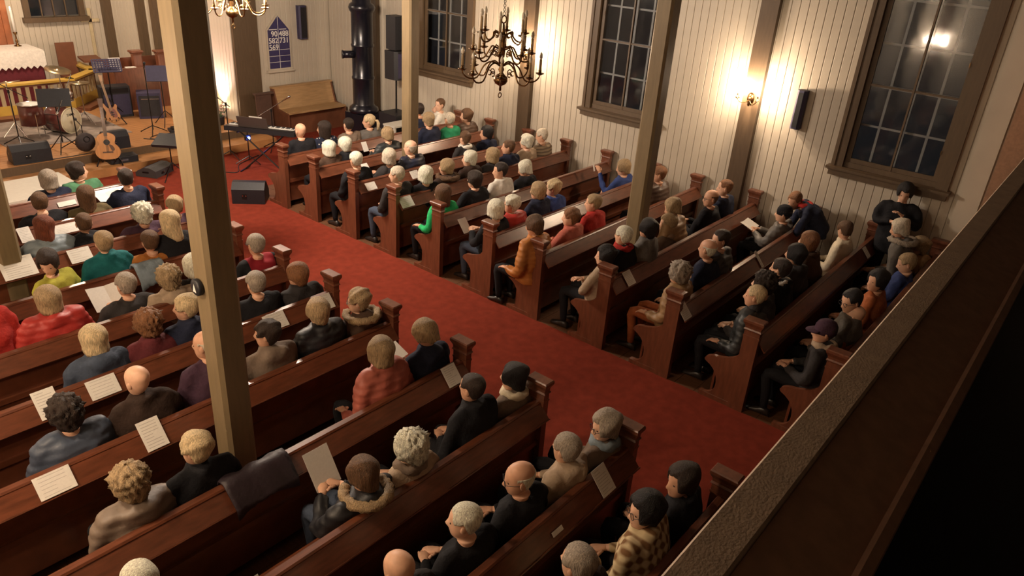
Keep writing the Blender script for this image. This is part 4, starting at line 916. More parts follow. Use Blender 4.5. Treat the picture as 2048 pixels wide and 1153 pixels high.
# guitars -----------------------------------------------------------------------
def outline(pts, n=44):
    P = [Vector((x, z, 0)) for x, z in pts]; out = []
    m = len(P)
    for i in range(n):
        u = i/n*m; k = int(u) % m; f = u-int(u); p0, p1, p2, p3 = P[(k-1) % m], P[k], P[(k+1) % m], P[(k+2) % m]
        q = .5*((2*p1)+(p2-p0)*f+(2*p0-5*p1+4*p2-p3)*f*f+(3*p1-p0-3*p2+p3)*f**3); out.append((q.x, q.y))
    return out
M_SPRUCE = mat('guitar_top', (.46, .20, .06), .35, noise=.12, scale=5, stretch=(8, 1, 1), coat=.3); M_NECK = mat('guitar_neck', (.10, .05, .03), .45)
def acoustic(loc, rz):
    t = thing('acoustic_guitar', 'honey-coloured acoustic guitar leaning on a stand at the stage step', 'guitar', loc, rz)
    ol = outline([(0, 0), (.13, .02), (.195, .12), (.17, .22), (.12, .285), (.14, .37), (.13, .43), (.06, .475), (0, .48), (-.06, .475), (-.13, .43), (-.14, .37), (-.12, .285), (-.17, .22), (-.195, .12), (-.13, .02)])
    R = Matrix.Translation((0, 0, .10)) @ Matrix.Rotation(-.22, 4, 'X') @ Matrix.Diagonal((1.02, .95, .96, 1))
    MB().prism(ol, 'y', -.05, .05).xf(R).build('body', mat('guitar_side', (.16, .06, .03), .35, noise=.1), t); MB().prism([(x*.985, z*.985+.003) for x, z in ol], 'y', -.056, -.0505).xf(R).build('soundboard', M_SPRUCE, t)
    MB().tube([(0, -.0565, .31), (0, -.058, .31)], .05, 24).xf(R).build('sound_hole', M_BLACK, t); MB().box(-.08, .08, -.066, -.056, .12, .145).xf(R).build('bridge', M_NECK, t)
    MB().prism(outline([(.03, .27), (.08, .25), (.11, .18), (.07, .15), (.04, .22)], 20), 'y', -.0585, -.0562).xf(R).build('pick_guard', M_NECK, t)
    MB().box(-.027, .027, -.068, -.035, .42, .93).xf(R).build('neck', M_NECK, t); MB().prism([(-.03, .92), (.03, .92), (.04, 1.08), (-.04, 1.08)], 'y', -.062, -.045).xf(R).build('headstock', M_NECK, t)
    for k in range(6): MB().tube([(-.018+.0072*k, -.070, .13), (-.018+.0072*k, -.071, .93)], .0012, 4).xf(R).build('string', M_CHROME, t)
    s = MB()
    for a in (-1, 1): s.tube([(0, .12, .42), (a*.16, .02, .10), (a*.20, -.10, .012)], .011, 7).tube([(a*.10, .0, .10), (a*.10, -.13, .095), (a*.10, -.135, .13)], .010, 7)
    s.tube([(0, .12, .42), (0, .26, .012)], .011, 7).tube([(-.12, 0, .10), (.12, 0, .10)], .010, 7).build('stand', M_BLKMET, t)
acoustic((-1.27, 2.47, .151), -.45)
def bass(loc, rz):
    t = thing('bass_guitar', 'orange electric bass guitar on a stand in the middle of the stage', 'guitar', loc, rz)
    ol = outline([(0, 0), (.12, .0), (.165, .08), (.14, .18), (.13, .25), (.16, .34), (.13, .39), (.08, .33), (.03, .30), (-.03, .30), (-.08, .36), (-.12, .46), (-.16, .44), (-.14, .32), (-.12, .22), (-.165, .10), (-.12, .0)])
    R = Matrix.Translation((0, 0, .10)) @ Matrix.Rotation(-.2, 4, 'X') @ Matrix.Rotation(-.12, 4, 'Y') @ Matrix.Diagonal((.8, .9, .74, 1))
    MB().prism(ol, 'y', -.022, .022).xf(R).build('body', M_SPRUCE, t); MB().prism(outline([(.04, .05), (.10, .08), (.09, .22), (.05, .29), (-.05, .29), (-.04, .15)], 22), 'y', -.027, -.0225).xf(R).build('pick_guard', mat('guard_brown', (.20, .06, .04), .4), t)
    MB().box(-.025, .025, -.034, -.015, .24, 1.02).xf(R).build('neck', mat('maple', (.42, .25, .12), .4), t); MB().prism([(-.03, 1.0), (.03, 1.0), (.06, 1.16), (-.02, 1.18)], 'y', -.03, -.012).xf(R).build('headstock', mat('maple', (.42, .25, .12), .4), t)
    for z in (.12, .18): MB().box(-.045, .045, -.036, -.027, z, z+.02).xf(R).build('pickup', M_BLACK, t)
    for k in range(4): MB().tube([(-.015+.010*k, -.038, .06), (-.015+.010*k, -.039, 1.02)], .0015, 4).xf(R).build('string', M_CHROME, t)
    s = MB()
    for a in (-1, 1): s.tube([(0, .13, .50), (a*.15, .0, .10), (a*.20, -.08, .012)], .011, 7).tube([(a*.08, .0, .14), (a*.08, -.09, .135)], .010, 7)
    s.tube([(0, .13, .50), (0, .24, .012)], .011, 7).tube([(-.12, 0, .13), (.12, 0, .13)], .010, 7).build('stand', M_BLKMET, t)
bass((-.26, 4.45, .310), -.2)
t = thing('guitar_bag', 'round black padded guitar bag slumped behind the acoustic guitar', 'bag', (-1.42, 2.98, .301)); MB().ell((0, 0, .17), (.17, .09, .168), 16, 10).build('bag_body', mat('bag_nylon', (.03, .02, .02), .7, noise=.2, bump=.4), t, True); MB().torus((0, -.085, .24), .05, .008, 'y').build('carry_handle', M_BLKMET, t, True)
def cable(pts, label, r=.007): tag(MB().tube(bez([Vector(p) for p in pts], 40), r, 6).build('cable', M_BLACK, None, True), label, 'cable', 'cables on the stage')
cable([(-.3, 3.2, .309), (-.1, 3.0, .309), (.25, 3.05, .309), (.3, 3.25, .309), (0, 3.3, .309), (-.2, 3.12, .309), (.1, 2.95, .309), (.4, 3.1, .309)], 'black cable coiled near the right stage edge')
cable([(-2.6, 2.84, .309), (-2.3, 2.81, .309), (-2.0, 2.83, .309), (-1.7, 2.82, .309), (-1.4, 2.84, .309)], 'black cable along the front of the stage')
cable([(-.4, .9, .009), (.1, 1.4, .009), (.4, 1.2, .009), (.7, 1.6, .009), (1.3, 1.9, .009)], 'black cable on the carpet under the keyboard')
# flowers in a pot beside the pier
t = thing('flower_pot', 'pot of pale flowers at the foot of the chancel wall', 'plant', (1.38, 3.35, .301))
MB().lathe([(.06, .001), (.08, .02), (.095, .16), (.10, .18), (.085, .18), (.001, .15)], (0, 0, 0), 16).build('pot', M_BLACK, t, True)
lf = MB(); fl = MB(); r5 = random.Random(5)
for k in range(26):
    a = r5.uniform(0, 6.28); R = r5.uniform(.03, .17); z = r5.uniform(.25, .45); p = Vector((R*math.cos(a), R*math.sin(a), z)); lf.tube([(0, 0, .15), p*.6+Vector((0, 0, .05)), p], .004, 4); fl.ell(tuple(p), (.028, .028, .02), 7, 4)
lf.build('stems', mat('leaf_green', (.05, .09, .03), .6), t); tag(fl.build('blossoms', mat('blossom', (.6, .42, .34), .7), t, True), None, None, None, 'stuff')
# ================================================================ the congregation
def pattern(name, kind):
    m = mat(name, (.1, .1, .1), .85, spec=.25); nt = m.node_tree; b = nt.nodes['Principled BSDF']; tc = nt.nodes.new('ShaderNodeTexCoord'); rp = nt.nodes.new('ShaderNodeValToRGB'); el = rp.color_ramp.elements
    if kind == 'dots':
        v = nt.nodes.new('ShaderNodeTexVoronoi'); v.inputs['Scale'].default_value = 24; nt.links.new(tc.outputs['Object'], v.inputs['Vector']); nt.links.new(v.outputs['Distance'], rp.inputs[0]); el[0].color = (.5, .47, .42, 1); el[1].color = (.012, .016, .035, 1); el[0].position = .22; el[1].position = .28
    elif kind == 'stripes':
        v = nt.nodes.new('ShaderNodeTexWave'); v.bands_direction = 'Z'; v.inputs['Scale'].default_value = 6; v.inputs['Distortion'].default_value = .4; nt.links.new(tc.outputs['Object'], v.inputs['Vector']); nt.links.new(v.outputs['Fac'], rp.inputs[0]); el[0].color = (.34, .27, .19, 1); el[1].color = (.16, .12, .09, 1); el[0].position = .4; el[1].position = .75
    elif kind == 'vest':
        s = nt.nodes.new('ShaderNodeSeparateXYZ'); nt.links.new(tc.outputs['Object'], s.inputs[0]); a = nt.nodes.new('ShaderNodeMath'); a.operation = 'ABSOLUTE'; nt.links.new(s.outputs[0], a.inputs[0]); nt.links.new(a.outputs[0], rp.inputs[0]); el[0].color = (.26, .015, .025, 1); el[1].color = (.010, .010, .012, 1); el[0].position = .150; el[1].position = .155
    else:
        W = []
        for d in ('X', 'Z'):
            v = nt.nodes.new('ShaderNodeTexWave'); v.bands_direction = d; v.inputs['Scale'].default_value = 4.5; v.inputs['Distortion'].default_value = .5; nt.links.new(tc.outputs['Object'], v.inputs['Vector']); W.append(v)
        a = nt.nodes.new('ShaderNodeMath'); a.operation = 'ADD'; nt.links.new(W[0].outputs['Fac'], a.inputs[0]); nt.links.new(W[1].outputs['Fac'], a.inputs[1]); h = nt.nodes.new('ShaderNodeMath'); h.operation = 'MULTIPLY'; h.inputs[1].default_value = .5; nt.links.new(a.outputs[0], h.inputs[0]); nt.links.new(h.outputs[0], rp.inputs[0]); el[0].color = (.55, .44, .27, 1); el[1].color = (.17, .085, .035, 1); el[0].position = .35; el[1].position = .7
    nt.links.new(rp.outputs[0], b.inputs['Base Color'])
for n_, k_ in (('dotted', 'dots'), ('striped', 'stripes'), ('redvest', 'vest'), ('plaid', 'plaid')): pattern(n_, k_)
PEO = {}
_person = person
def person(label, *a, **k):
    r = _person(label, *a, **k); PEO[label] = r; return r
person('bald person in a black top beside the keyboard at the front pew', (0.506, -0.680, 1.158), -0.680, hair='none', top='black')
person('long dark-haired person in a dark blouse with pale dots, front pew', (0.973, -0.680, 1.122), -0.680, hair='long', hc='dark', top='dotted', hy=.75)
person('short dark-haired person in a mauve-brown shirt, front pew', (1.489, -0.680, 1.115), -0.680, hair='crop', hc='dark', top='taupe', stout=1.08)
person('blond ponytailed person in a grey sweater looking left in the front pew', (1.946, -0.680, 1.112), -0.680, hair='tail', hc='blond', top='grey', hy=.75)
person('small dark-haired person in navy seated just beyond the front pillar', (3.162, -0.680, 1.159), -0.680, hair='short', hc='dark', top='navy')
person('person in a white shirt resting chin on hand by the window wall', (3.720, -0.680, 1.184), -0.680, hair='crop', hc='brown', top='white', yaw=.6, hy=.9, arms='chin')
person('white-bobbed person in a brown jacket near the aisle, second window-side pew', (0.433, -1.512, 1.060), -1.490, hair='bob', hc='white', top='brown', style='collar')
person('white-haired person in a black coat beside the brown jacket, second pew', (0.765, -1.490, 1.064), -1.490, hair='full', hc='white', top='black', style='collar')
person('dark blond child-sized person in a black leather jacket left of the front pillar', (1.663, -1.490, 1.087), -1.490, hair='full', hc='dkblond', top='leather', tk='puff', hp=-.3, arms='book')
person('brown-haired person in dark navy right beside the front pillar', (2.621, -1.490, 1.208), -1.490, hair='full', hc='dkblond', top='navy')
person('grey-haired person in a bright emerald green sweater by the window', (3.155, -1.490, 1.143), -1.490, hair='short', hc='silver', top='green')
person('brown-haired person in a brown leather jacket at the wall end of the second pew', (3.609, -1.490, 1.146), -1.490, hair='full', hc='brown', top='brown', tk='puff', hy=.9)
person('balding grey-fringed person in black near the aisle, third window-side pew', (0.229, -2.420, 1.136), -2.420, hair='short', hc='white', top='black')
person('white bob-haired person in dark clothes reading in the third window-side pew', (0.872, -2.420, 1.066), -2.420, hair='bob', hc='silver', top='char', arms='book')
person('bald person in a dark navy jacket in front of the first pillar', (1.321, -2.420, 1.132), -2.420, hair='fringe', hc='silver', top='navy', tk='puff', hy=.4, stout=1.05)
person('small dark-haired person with a pale collar below the green sweater', (2.583, -2.420, 1.085), -2.420, hair='short', hc='brown', top='char', style='scarf', extras=('scarf_white',))
person('black-haired person in a navy jacket glancing left at the third pew end', (3.135, -2.420, 1.087), -2.420, hair='full', hc='black', top='navy', hy=.9, style='collar')
person('white-haired person seated right at the aisle post of the fourth pew', (0.242, -3.300, 1.124), -3.300, hair='short', hc='silver', top='char', hy=.6, legs='denim')
person('white bob-haired person in black beside a sheet on the fourth pew', (0.699, -3.405, 1.060), -3.330, hair='bob', hc='white', top='black')
person('dark blond person in a dark fur-collared coat, fourth window-side pew', (1.203, -3.336, 1.060), -3.300, hair='full', hc='dkblond', top='dkbrown', style='fur', extras=('furtrim_brown',), hy=.5)
person('light-haired person in a dark brown coat looking left, fourth pew', (1.750, -3.300, 1.084), -3.300, hair='full', hc='white', top='dkbrown', style='collar', hy=.7)
person('dark blond bobbed person in a charcoal coat, fourth window-side pew', (2.226, -3.352, 1.060), -3.300, hair='bob', hc='dkblond', top='char', style='collar', hy=.4)
person('short brown-haired person in dark navy with upright collar, fourth pew', (2.693, -3.300, 1.109), -3.300, hair='short', hc='brown', top='navy', style='collar', hy=.7)
person('white-haired person in a beige-pink top second from the wall, fourth pew', (3.165, -3.300, 1.125), -3.300, hair='full', hc='white', top='beige', hy=.4)
person('balding person in a grey striped sweater at the wall end of the fourth pew', (3.589, -3.300, 1.162), -3.300, hair='short', hc='silver', top='striped', hy=.5, hp=-.25, stout=1.1)
person('long brown-haired person in a bright green top at the aisle, fifth pew', (0.278, -4.170, 1.069), -4.170, hair='long', hc='brown', top='brightgreen', hy=.35, arms='side')
person('dark-haired person in black leaning toward the green-topped neighbour', (0.915, -4.170, 1.137), -4.170, hair='full', hc='dark', top='black', hy=.2, arms='wide')
person('dark-haired person in a white roll-neck sweater looking over the shoulder', (1.477, -4.170, 1.159), -4.170, hair='short', hc='dark', top='white', hy=.95, style='collar', stout=1.08)
person('light blond person in a black coat looking down, fifth window-side pew', (2.058, -4.170, 1.078), -4.170, hair='full', hc='white', top='black', hy=.6, hp=-.35, style='hood')
person('white straight-bobbed person in black reading a sheet at the sixth pew end', (0.317, -5.090, 1.099), -5.090, hair='bob', hc='white', top='black', arms='book', legs='denim')
person('white-haired person in a bright red coat, sixth window-side pew', (0.650, -5.090, 1.090), -5.090, hair='pixie', hc='white', top='red', tk='puff', style='hood', hy=.5)
person('dark blond person in a dark navy coat, sixth window-side pew', (1.200, -5.090, 1.150), -5.090, hair='full', hc='dkblond', top='navy', style='collar', hy=.2)
person('short white-blond person in a royal blue coat, sixth pew', (1.557, -5.090, 1.124), -5.090, hair='pixie', hc='blond', top='blue', style='collar', hy=.55)
person('blond person in dark blue holding up a white sheet beside the second pillar', (3.416, -5.090, 1.061), -5.090, hair='full', hc='dkblond', top='blue', hy=.5, hp=-.2, arms='up')
person('brown-haired person in a mustard orange jacket at the seventh pew aisle end', (0.125, -5.880, 1.158), -5.880, hair='full', hc='brown', top='orange', tk='puff', style='hood', hy=.3, hp=-.2, arms='side')
person('auburn short-haired person in a dusty rose jacket, seventh pew', (0.894, -5.880, 1.077), -5.880, hair='pixie', hc='auburn', top='pink', hy=.6, style='collar', arms='cross')
person('short auburn-haired person in a vivid red jacket left of the second pillar', (1.393, -5.880, 1.153), -5.880, hair='short', hc='dkblond', top='red', hy=.5, style='collar')
person('brown-haired person in a brown jacket just right of the second pillar', (3.116, -5.880, 1.212), -5.880, hair='short', hc='auburn', top='brown', tk='puff', hy=.6)
person('dark-haired person in a light grey jacket at the eighth pew aisle end', (0.217, -6.861, 1.060), -6.850, hair='full', hc='black', top='beige', hy=.6, arms='cross')
person('white-haired person in black with a red collar below the second pillar', (0.587, -6.850, 1.205), -6.850, hair='short', hc='white', top='black', style='scarf', extras=('scarf_red',))
person('black-haired person in a grey jacket right under the second pillar', (0.994, -6.941, 1.215), -6.880, hair='full', hc='black', top='grey', style='collar')
person('light brown-haired person in a taupe coat with scarf, eighth pew', (1.779, -6.809, 1.040), -6.850, hair='full', hc='dkblond', top='taupe', style='scarf', hy=.7, extras=('scarf_beige',))
person('dark blond person in a pinkish brown coat bending over, eighth pew', (1.914, -6.775, 1.220), -6.850, hair='full', hc='dkblond', top='tan', tk='puff', hy=.5, hp=-.4)
person('balding person with glasses in dark clothes reading a white sheet', (2.895, -6.850, 1.151), -6.850, hair='fringe', hc='brown', top='black', hy=.85, arms='book', extras=('glasses',))
person('tall auburn-haired person in a dark suit below the wall post', (3.315, -6.850, 1.215), -6.850, hair='crop', hc='auburn', top='navy', hy=.5)
person('curly grey-brown-haired person in a tan winter coat, ninth pew aisle end', (0.376, -7.720, 1.088), -7.720, hair='curly', hc='grey', top='tan', tk='puff', style='hood', arms='side', legs='rust')
person('bald person in a dark navy coat, ninth window-side pew', (1.040, -7.720, 1.186), -7.720, hair='fringe', hc='white', top='navy', stout=1.12)
person('dark-haired person with face turned left behind the bald head', (1.353, -7.720, 1.219), -7.720, hair='short', hc='dark', top='char', tk='puff', hy=.9)
person('person in a dark knit hat and grey coat holding sheets near the wall', (3.375, -7.738, 1.060), -7.720, hair='beanie', hc='black', top='grey', tk='puff', arms='book', hy=.3)
person('short fair-haired person in a black leather jacket at the tenth pew end', (0.369, -8.600, 1.137), -8.600, hair='crop', hc='blond', top='leather', tk='puff', hy=.25, arms='side', stout=1.1)
person('dark curly-haired person half hidden behind the fair head, tenth pew', (0.545, -8.594, 1.220), -8.600, hair='curly', hc='dark', top='char', hy=.2)
person('dark-haired person with a cream white hood over a black coat', (1.058, -8.573, 1.220), -8.600, hair='short', hc='dark', top='black', style='hood', extras=('scarf_white',))
person('black-haired person in a charcoal coat beside the cream hood', (1.605, -8.533, 1.220), -8.600, hair='full', hc='black', top='char', style='hood')
person('auburn-haired person in a brown fur coat, tenth window-side pew', (2.140, -8.491, 1.220), -8.600, hair='full', hc='auburn', top='brown', style='collar', extras=('scarf_brown',))
person('brown-haired person in a cream knit jacket bent away by the wall', (3.244, -8.600, 1.112), -8.600, hair='short', hc='brown', top='cream', hy=-.5, hp=-.35, stout=1.08, style='collar')
person('person in a purple cap and dark coat by the gallery railing', (0.235, -9.373, 1.090), -9.420, hair='cap', hc='purple', top='char', style='scarf', hy=.5, extras=('scarf_beige',))
person('bald person in an orange jacket peeking above the gallery railing', (0.873, -9.453, 1.060), -9.420, hair='none', top='rust', hy=.2)
person('black-haired person with glasses in grey among the rear row', (0.848, -9.399, 1.220), -9.420, hair='short', hc='black', top='grey', hy=1.0, hp=-.2, extras=('glasses',))
person('black-haired person in a red checked jacket near the gallery railing', (1.724, -9.420, 1.167), -9.420, hair='full', hc='black', top='rust', hy=.9)
person('grey-haired person in a deep blue jacket above the gallery railing', (2.839, -9.478, 1.060), -9.420, hair='short', hc='dkblond', top='blue', hy=.4, hp=-.3)
person('fair-haired person with a tan fluffy hood near the window wall', (3.780, -9.416, 0.997), -9.420, hair='full', hc='dkblond', top='tan', style='hood', hy=.4)
person('white-haired person in a grey fur-collared coat below the standing person', (3.450, -9.187, 1.258), -9.347, hair='full', hc='silver', top='grey', style='fur', hy=.2, hp=-.3, extras=('furtrim_grey',))
person('grey bob-haired person in navy in the frontmost pew by the white platform', (-3.265, -0.549, 1.060), -0.480, hair='bob', hc='grey', top='navy')
person('dark-haired person in a sage green top turning to the right, frontmost pew', (-2.878, -0.480, 1.081), -0.480, hair='full', hc='dark', top='sage', hy=-1.9, hp=.1)
person('dark-haired person with glasses in a dark velvet jacket beside the first aisle post', (-2.643, -1.370, 1.164), -1.370, hair='short', hc='dark', top='navy', hy=-.3, extras=('glasses',), arms='book', stout=1.05)
person('short brown-haired person in black left of the second pew, by the pillar', (-3.671, -1.370, 1.075), -1.370, hair='short', hc='brown', top='black', hy=-.3)
person('long brown-haired person in an olive top, second pew left of the aisle', (-3.173, -1.422, 1.060), -1.370, hair='long', hc='brown', top='olive')
person('white curly-haired person in a plum cardigan, third pew left of the aisle', (-2.960, -2.418, 1.060), -2.320, hair='curly', hc='white', top='purple')
person('short blond person in dark plum next to the tall pillar, third pew', (-2.553, -2.401, 1.060), -2.320, hair='pixie', hc='dkblond', top='purple', hp=-.2)
person('red-brown long-haired person in a pale blue-grey jacket near the left pillar', (-3.969, -2.290, 1.112), -2.290, hair='long', hc='red', top='steel', tk='puff', style='collar', stout=1.15)
person('short brown-haired person in a black jacket in the third left pew', (-3.568, -2.302, 1.060), -2.290, hair='crop', hc='brown', top='black', style='collar', hy=-.2)
person('light blond long-haired person in black touching the tall pillar, fourth pew', (-3.015, -3.200, 1.205), -3.200, hair='long', hc='blond', top='black', hp=-.15, hy=.3)
person('dark blond cropped-haired person in a teal knit sweater', (-3.732, -3.200, 1.158), -3.200, hair='short', hc='dkblond', top='teal', style='collar', stout=1.05)
person('short auburn-haired person in an ochre orange sweater', (-3.283, -3.245, 1.060), -3.200, hair='short', hc='brown', top='orange')
person('dark-haired person in a lime yellow-green sweater looking back and down', (-4.277, -3.200, 1.094), -3.200, hair='full', hc='dark', top='lime', yaw=.5, hy=2.0, hp=-.4, arms='side')
person('light grey-haired person in a bright red quilted jacket, fifth left pew', (-4.624, -4.130, 1.149), -4.130, hair='bob', hc='dkblond', top='red', tk='puff', style='hood', stout=1.15)
person('short grey-haired person in a dark sweater reading a newspaper-sized sheet', (-3.955, -4.130, 1.076), -4.130, hair='short', hc='grey', top='char', hy=.2, arms='book', stout=1.08)
person('curly dark blond person in a beige fleece, fifth pew left of the pillar', (-3.584, -4.227, 1.060), -4.160, hair='curly', hc='dkblond', top='beige', style='hood')
person('white-haired person mostly hidden behind the tall pillar, fifth left pew', (-3.269, -4.130, 1.066), -4.130, hair='bob', hc='white', top='char')
person('grey-haired person with glasses in a red waistcoat over black sleeves, aisle end', (-2.551, -4.130, 1.097), -4.130, hair='short', hc='grey', top='redvest', extras=('glasses',), hy=.1)
person('person in red at the very left edge with only a sleeve showing', (-5.106, -3.771, 1.220), -3.931, hair='short', hc='brown', top='red')
person('short fair-haired person in navy left of the tall pillar, sixth pew', (-3.813, -4.990, 1.115), -4.990, hair='pixie', hc='blond', top='navy', hy=.9, style='collar')
person('curly copper-blond person in a maroon jacket, sixth left pew', (-4.165, -4.990, 1.079), -4.990, hair='curly', hc='auburn', top='maroon', style='collar')
person('straight blond bobbed person in a blue denim jacket, sixth left pew', (-4.617, -4.990, 1.101), -4.990, hair='bob', hc='blond', top='denim', style='hood', stout=1.1)
person('short grey-haired person in black right of the tall pillar, sixth left pew', (-3.105, -4.990, 1.123), -4.990, hair='short', hc='grey', top='black')
person('light brown-haired person in a dark grey jacket near the sixth aisle post', (-2.634, -4.990, 1.065), -4.990, hair='full', hc='auburn', top='char', style='collar', hy=.4)
person('bald person in a dark brown jacket, seventh left pew', (-4.689, -5.900, 1.161), -5.900, hair='none', top='dkbrown', hy=.25, stout=1.12, style='collar')
person('dark-haired person in a dark blue-grey jacket, seventh left pew', (-5.196, -5.900, 1.124), -5.900, hair='curly', hc='dark', top='denim', tk='puff', stout=1.1)
person('fair-skinned balding person in plum half hidden behind the tall pillar', (-4.112, -5.863, 1.220), -5.900, hair='fringe', hc='silver', top='purple', hy=.6)
person('short-haired person with glasses in a brown suede jacket with shearling collar', (-2.589, -5.900, 1.097), -5.900, hair='pixie', hc='dkblond', top='brown', style='fur', hy=.75, extras=('glasses','furtrim_dkblond'))
person('dark blond bobbed person in a black down jacket, seventh pew left of the aisle', (-3.058, -5.900, 1.150), -5.900, hair='full', hc='dkblond', top='black', tk='puff', style='collar')
person('dark brown short-haired person in a taupe hooded jacket, seventh left pew', (-3.581, -5.900, 1.128), -5.900, hair='pixie', hc='dark', top='taupe', style='hood', hy=.75)
person('fair short-haired person in a mauve-taupe quilted coat, eighth left pew', (-5.212, -6.860, 1.089), -6.860, hair='curly', hc='dkblond', top='taupe', tk='puff', style='hood', hy=.2, stout=1.05)
person('blond short-haired person in black at the foot of the tall pillar', (-4.765, -6.860, 1.111), -6.860, hair='pixie', hc='blond', top='black', hy=.55, style='collar')
person('light brown-haired person in a navy jacket reading an open booklet at the aisle', (-2.637, -6.860, 1.155), -6.860, hair='full', hc='dkblond', top='navy', hy=.35, hp=-.6, arms='book', style='hood')
person('ash blond bobbed person in a salmon pink quilted jacket', (-3.149, -6.860, 1.192), -6.860, hair='bob', hc='dkblond', top='pink', tk='puff', style='collar', arms='side')
person('black-haired person with a cream ruffled scarf near the ninth aisle post', (-2.498, -7.753, 1.060), -7.740, hair='full', hc='black', top='taupe', style='scarf', hy=.35, extras=('scarf_cream',))
person('short dark-haired person in a black jacket with an arm toward the cream scarf', (-2.995, -7.740, 1.180), -7.740, hair='crop', hc='dark', top='black', style='collar', stout=1.12, hy=.15)
person('white curly-haired person in a dusty pink coat, ninth left pew', (-3.717, -7.827, 1.060), -7.740, hair='curly', hc='white', top='beige', style='scarf', hy=.5, hp=-.15, extras=('scarf_taupe',))
person('brown-haired person in a dark parka with a fur-trimmed hood holding a large sheet', (-4.126, -7.807, 1.060), -7.740, hair='full', hc='brown', top='black', tk='puff', style='fur', hp=-.2, hy=.2, arms='book', extras=('furtrim_dkblond',), legs='denim')
person('pale blond head cut by the bottom edge of the picture', (-5.564, -7.740, 1.178), -7.740, hair='short', hc='white', top='char')
person('ash blond person with glasses and a lilac scarf by the tenth aisle post', (-2.515, -8.672, 1.060), -8.610, hair='full', hc='grey', top='taupe', style='scarf', hy=.95, hp=-.1, extras=('glasses','scarf_steel'))
person('grey-haired person in a light grey hooded jacket, tenth left pew', (-2.944, -8.616, 1.060), -8.610, hair='short', hc='grey', top='beige', style='hood', stout=1.05)
person('bald person with white fringe and glasses in a dark jacket, tenth left pew', (-3.468, -8.610, 1.109), -8.610, hair='fringe', hc='white', top='black', hy=.85, hp=-.1, extras=('glasses',), stout=1.12)
person('white-haired person in black with reddened ears, tenth left pew', (-4.000, -8.610, 1.103), -8.610, hair='crop', hc='white', top='black', hy=.6, stout=1.05)
person('bald head at the bottom edge of the picture', (-4.540, -8.610, 1.112), -8.610, hair='none', top='char')
person('dark long-haired person in black facing left beside the last aisle post', (-2.702, -9.410, 1.097), -9.410, hair='full', hc='dark', top='black', hy=1.0, style='collar')
person('black-haired person with glasses in a tan and white plaid coat', (-3.204, -9.410, 1.168), -9.410, hair='full', hc='black', top='plaid', hy=.95, stout=1.15, style='collar', extras=('glasses',))
person('grey short-haired head low in the last left pew', (-3.894, -9.374, 1.220), -9.410, hair='short', hc='grey', top='dkbrown')

# two people on their feet by the window wall
person('person in a dark jacket with a red collar bending over beside the wall', (3.60, -7.77, 1.21), -8.12, hair='short', hc='auburn', top='navy', yaw=.45, hy=.9, hp=-.3, arms='reach', pose='bend', style='scarf', extras=('scarf_red',), group='people standing by the wall')
person('person in black standing against the wall below the window, head bowed', (3.93, -9.03, 1.595), -9.04, hair='full', hc='black', top='black', yaw=1.7, hy=.1, hp=-.32, arms='chest', pose='stand', group='people standing by the wall')
finish_jackets()
def who(s):
    for k, v in PEO.items():
        if s in k: return v
    raise KeyError(s)
held_sheet(who('fur-trimmed hood'), .21, .29, 1.0, (.02, .05, .05), 'large white sheet held up by the person in the fur-hooded parka', False)
held_sheet(who('open booklet at the aisle'), .13, .19, .35, (-.03, .02, 0), 'open booklet in the lap of the navy-jacketed reader at the aisle')
held_sheet(who('glasses in dark clothes reading'), .15, .21, .9, (-.12, .06, .04), 'white sheet held by the balding person with glasses', False)
held_sheet(who('reading a newspaper-sized'), .19, .27, .75, (.0, .05, 0), 'open white pages held by the grey-haired reader in a dark sweater')
held_sheet(who('straight-bobbed person in black reading'), .15, .21, .9, (-.10, .03, .0), 'white sheet held by the straight-bobbed reader at the sixth pew end', False)
held_sheet(who('reading in the third window-side'), .13, .19, .8, (-.10, .02, .02), 'white sheet held by the bob-haired reader in the third pew', False)
held_sheet(who('child-sized person'), .11, .17, 1.1, (-.14, .02, .04), 'white sheet held upright left of the front pillar', False)
held_sheet(who('dark velvet jacket'), .16, .22, .3, (-.06, .08, .02), 'large white sheet on the lap of the velvet-jacketed person')
held_sheet(who('knit hat and grey coat'), .14, .20, .35, (0, .04, -.02), 'pale sheets in the lap of the person in the knit hat')
held_sheet(who('holding up a white sheet'), .04, .16, 1.3, (-.19, .03, .20), 'narrow white sheet held up beside the second pillar', False)
# ================================================================ sheets on the ledges
sheet(-4.749, 6, 'L', 0.148, 0.210, 0.00, 'white sheet standing upright on the ledge behind the bald person in dark brown', -0.050)
sheet(-4.713, 5, 'L', 0.210, 0.148, 0.00, 'white sheet lying sideways on the ledge right of the denim jacket', -0.050)
sheet(-5.119, 5, 'L', 0.148, 0.210, 0.00, 'upright white sheet on the ledge beside the dark blue-grey jacket, far left', -0.050)
sheet(-5.434, 6, 'L', 0.210, 0.148, 0.00, 'sideways white sheet on the ledge at the lower left', -0.050)
sheet(-3.762, 2, 'L', 0.210, 0.148, 0.00, 'white sheet on the ledge left of the teal sweater', -0.035)
sheet(-4.366, 2, 'L', 0.290, 0.210, 0.00, 'large white sheet on the ledge at the left picture edge', -0.045)
sheet(-3.974, 1, 'L', 0.120, 0.170, 0.00, 'small white sheet on the ledge beside the left pillar', -0.050)
sheet(-3.547, 1, 'L', 0.250, 0.110, 0.00, 'flat white sheet on the ledge between red-brown hair and black jacket', -0.035)
sheet(-3.181, 0, 'L', 0.200, 0.060, 0.00, 'thin white sheet on the frontmost pew ledge', -0.050)
sheet(-3.095, 5, 'L', 0.210, 0.148, 0.00, 'white sheet on the ledge right of the tall pillar', -0.050)
sheet(-2.538, 5, 'L', 0.210, 0.148, 0.00, 'white sheet on the ledge next to the seventh aisle post', -0.050)
sheet(-2.575, 7, 'L', 0.150, 0.170, 0.00, 'white sheet on the ledge by the eighth aisle post', -0.050)
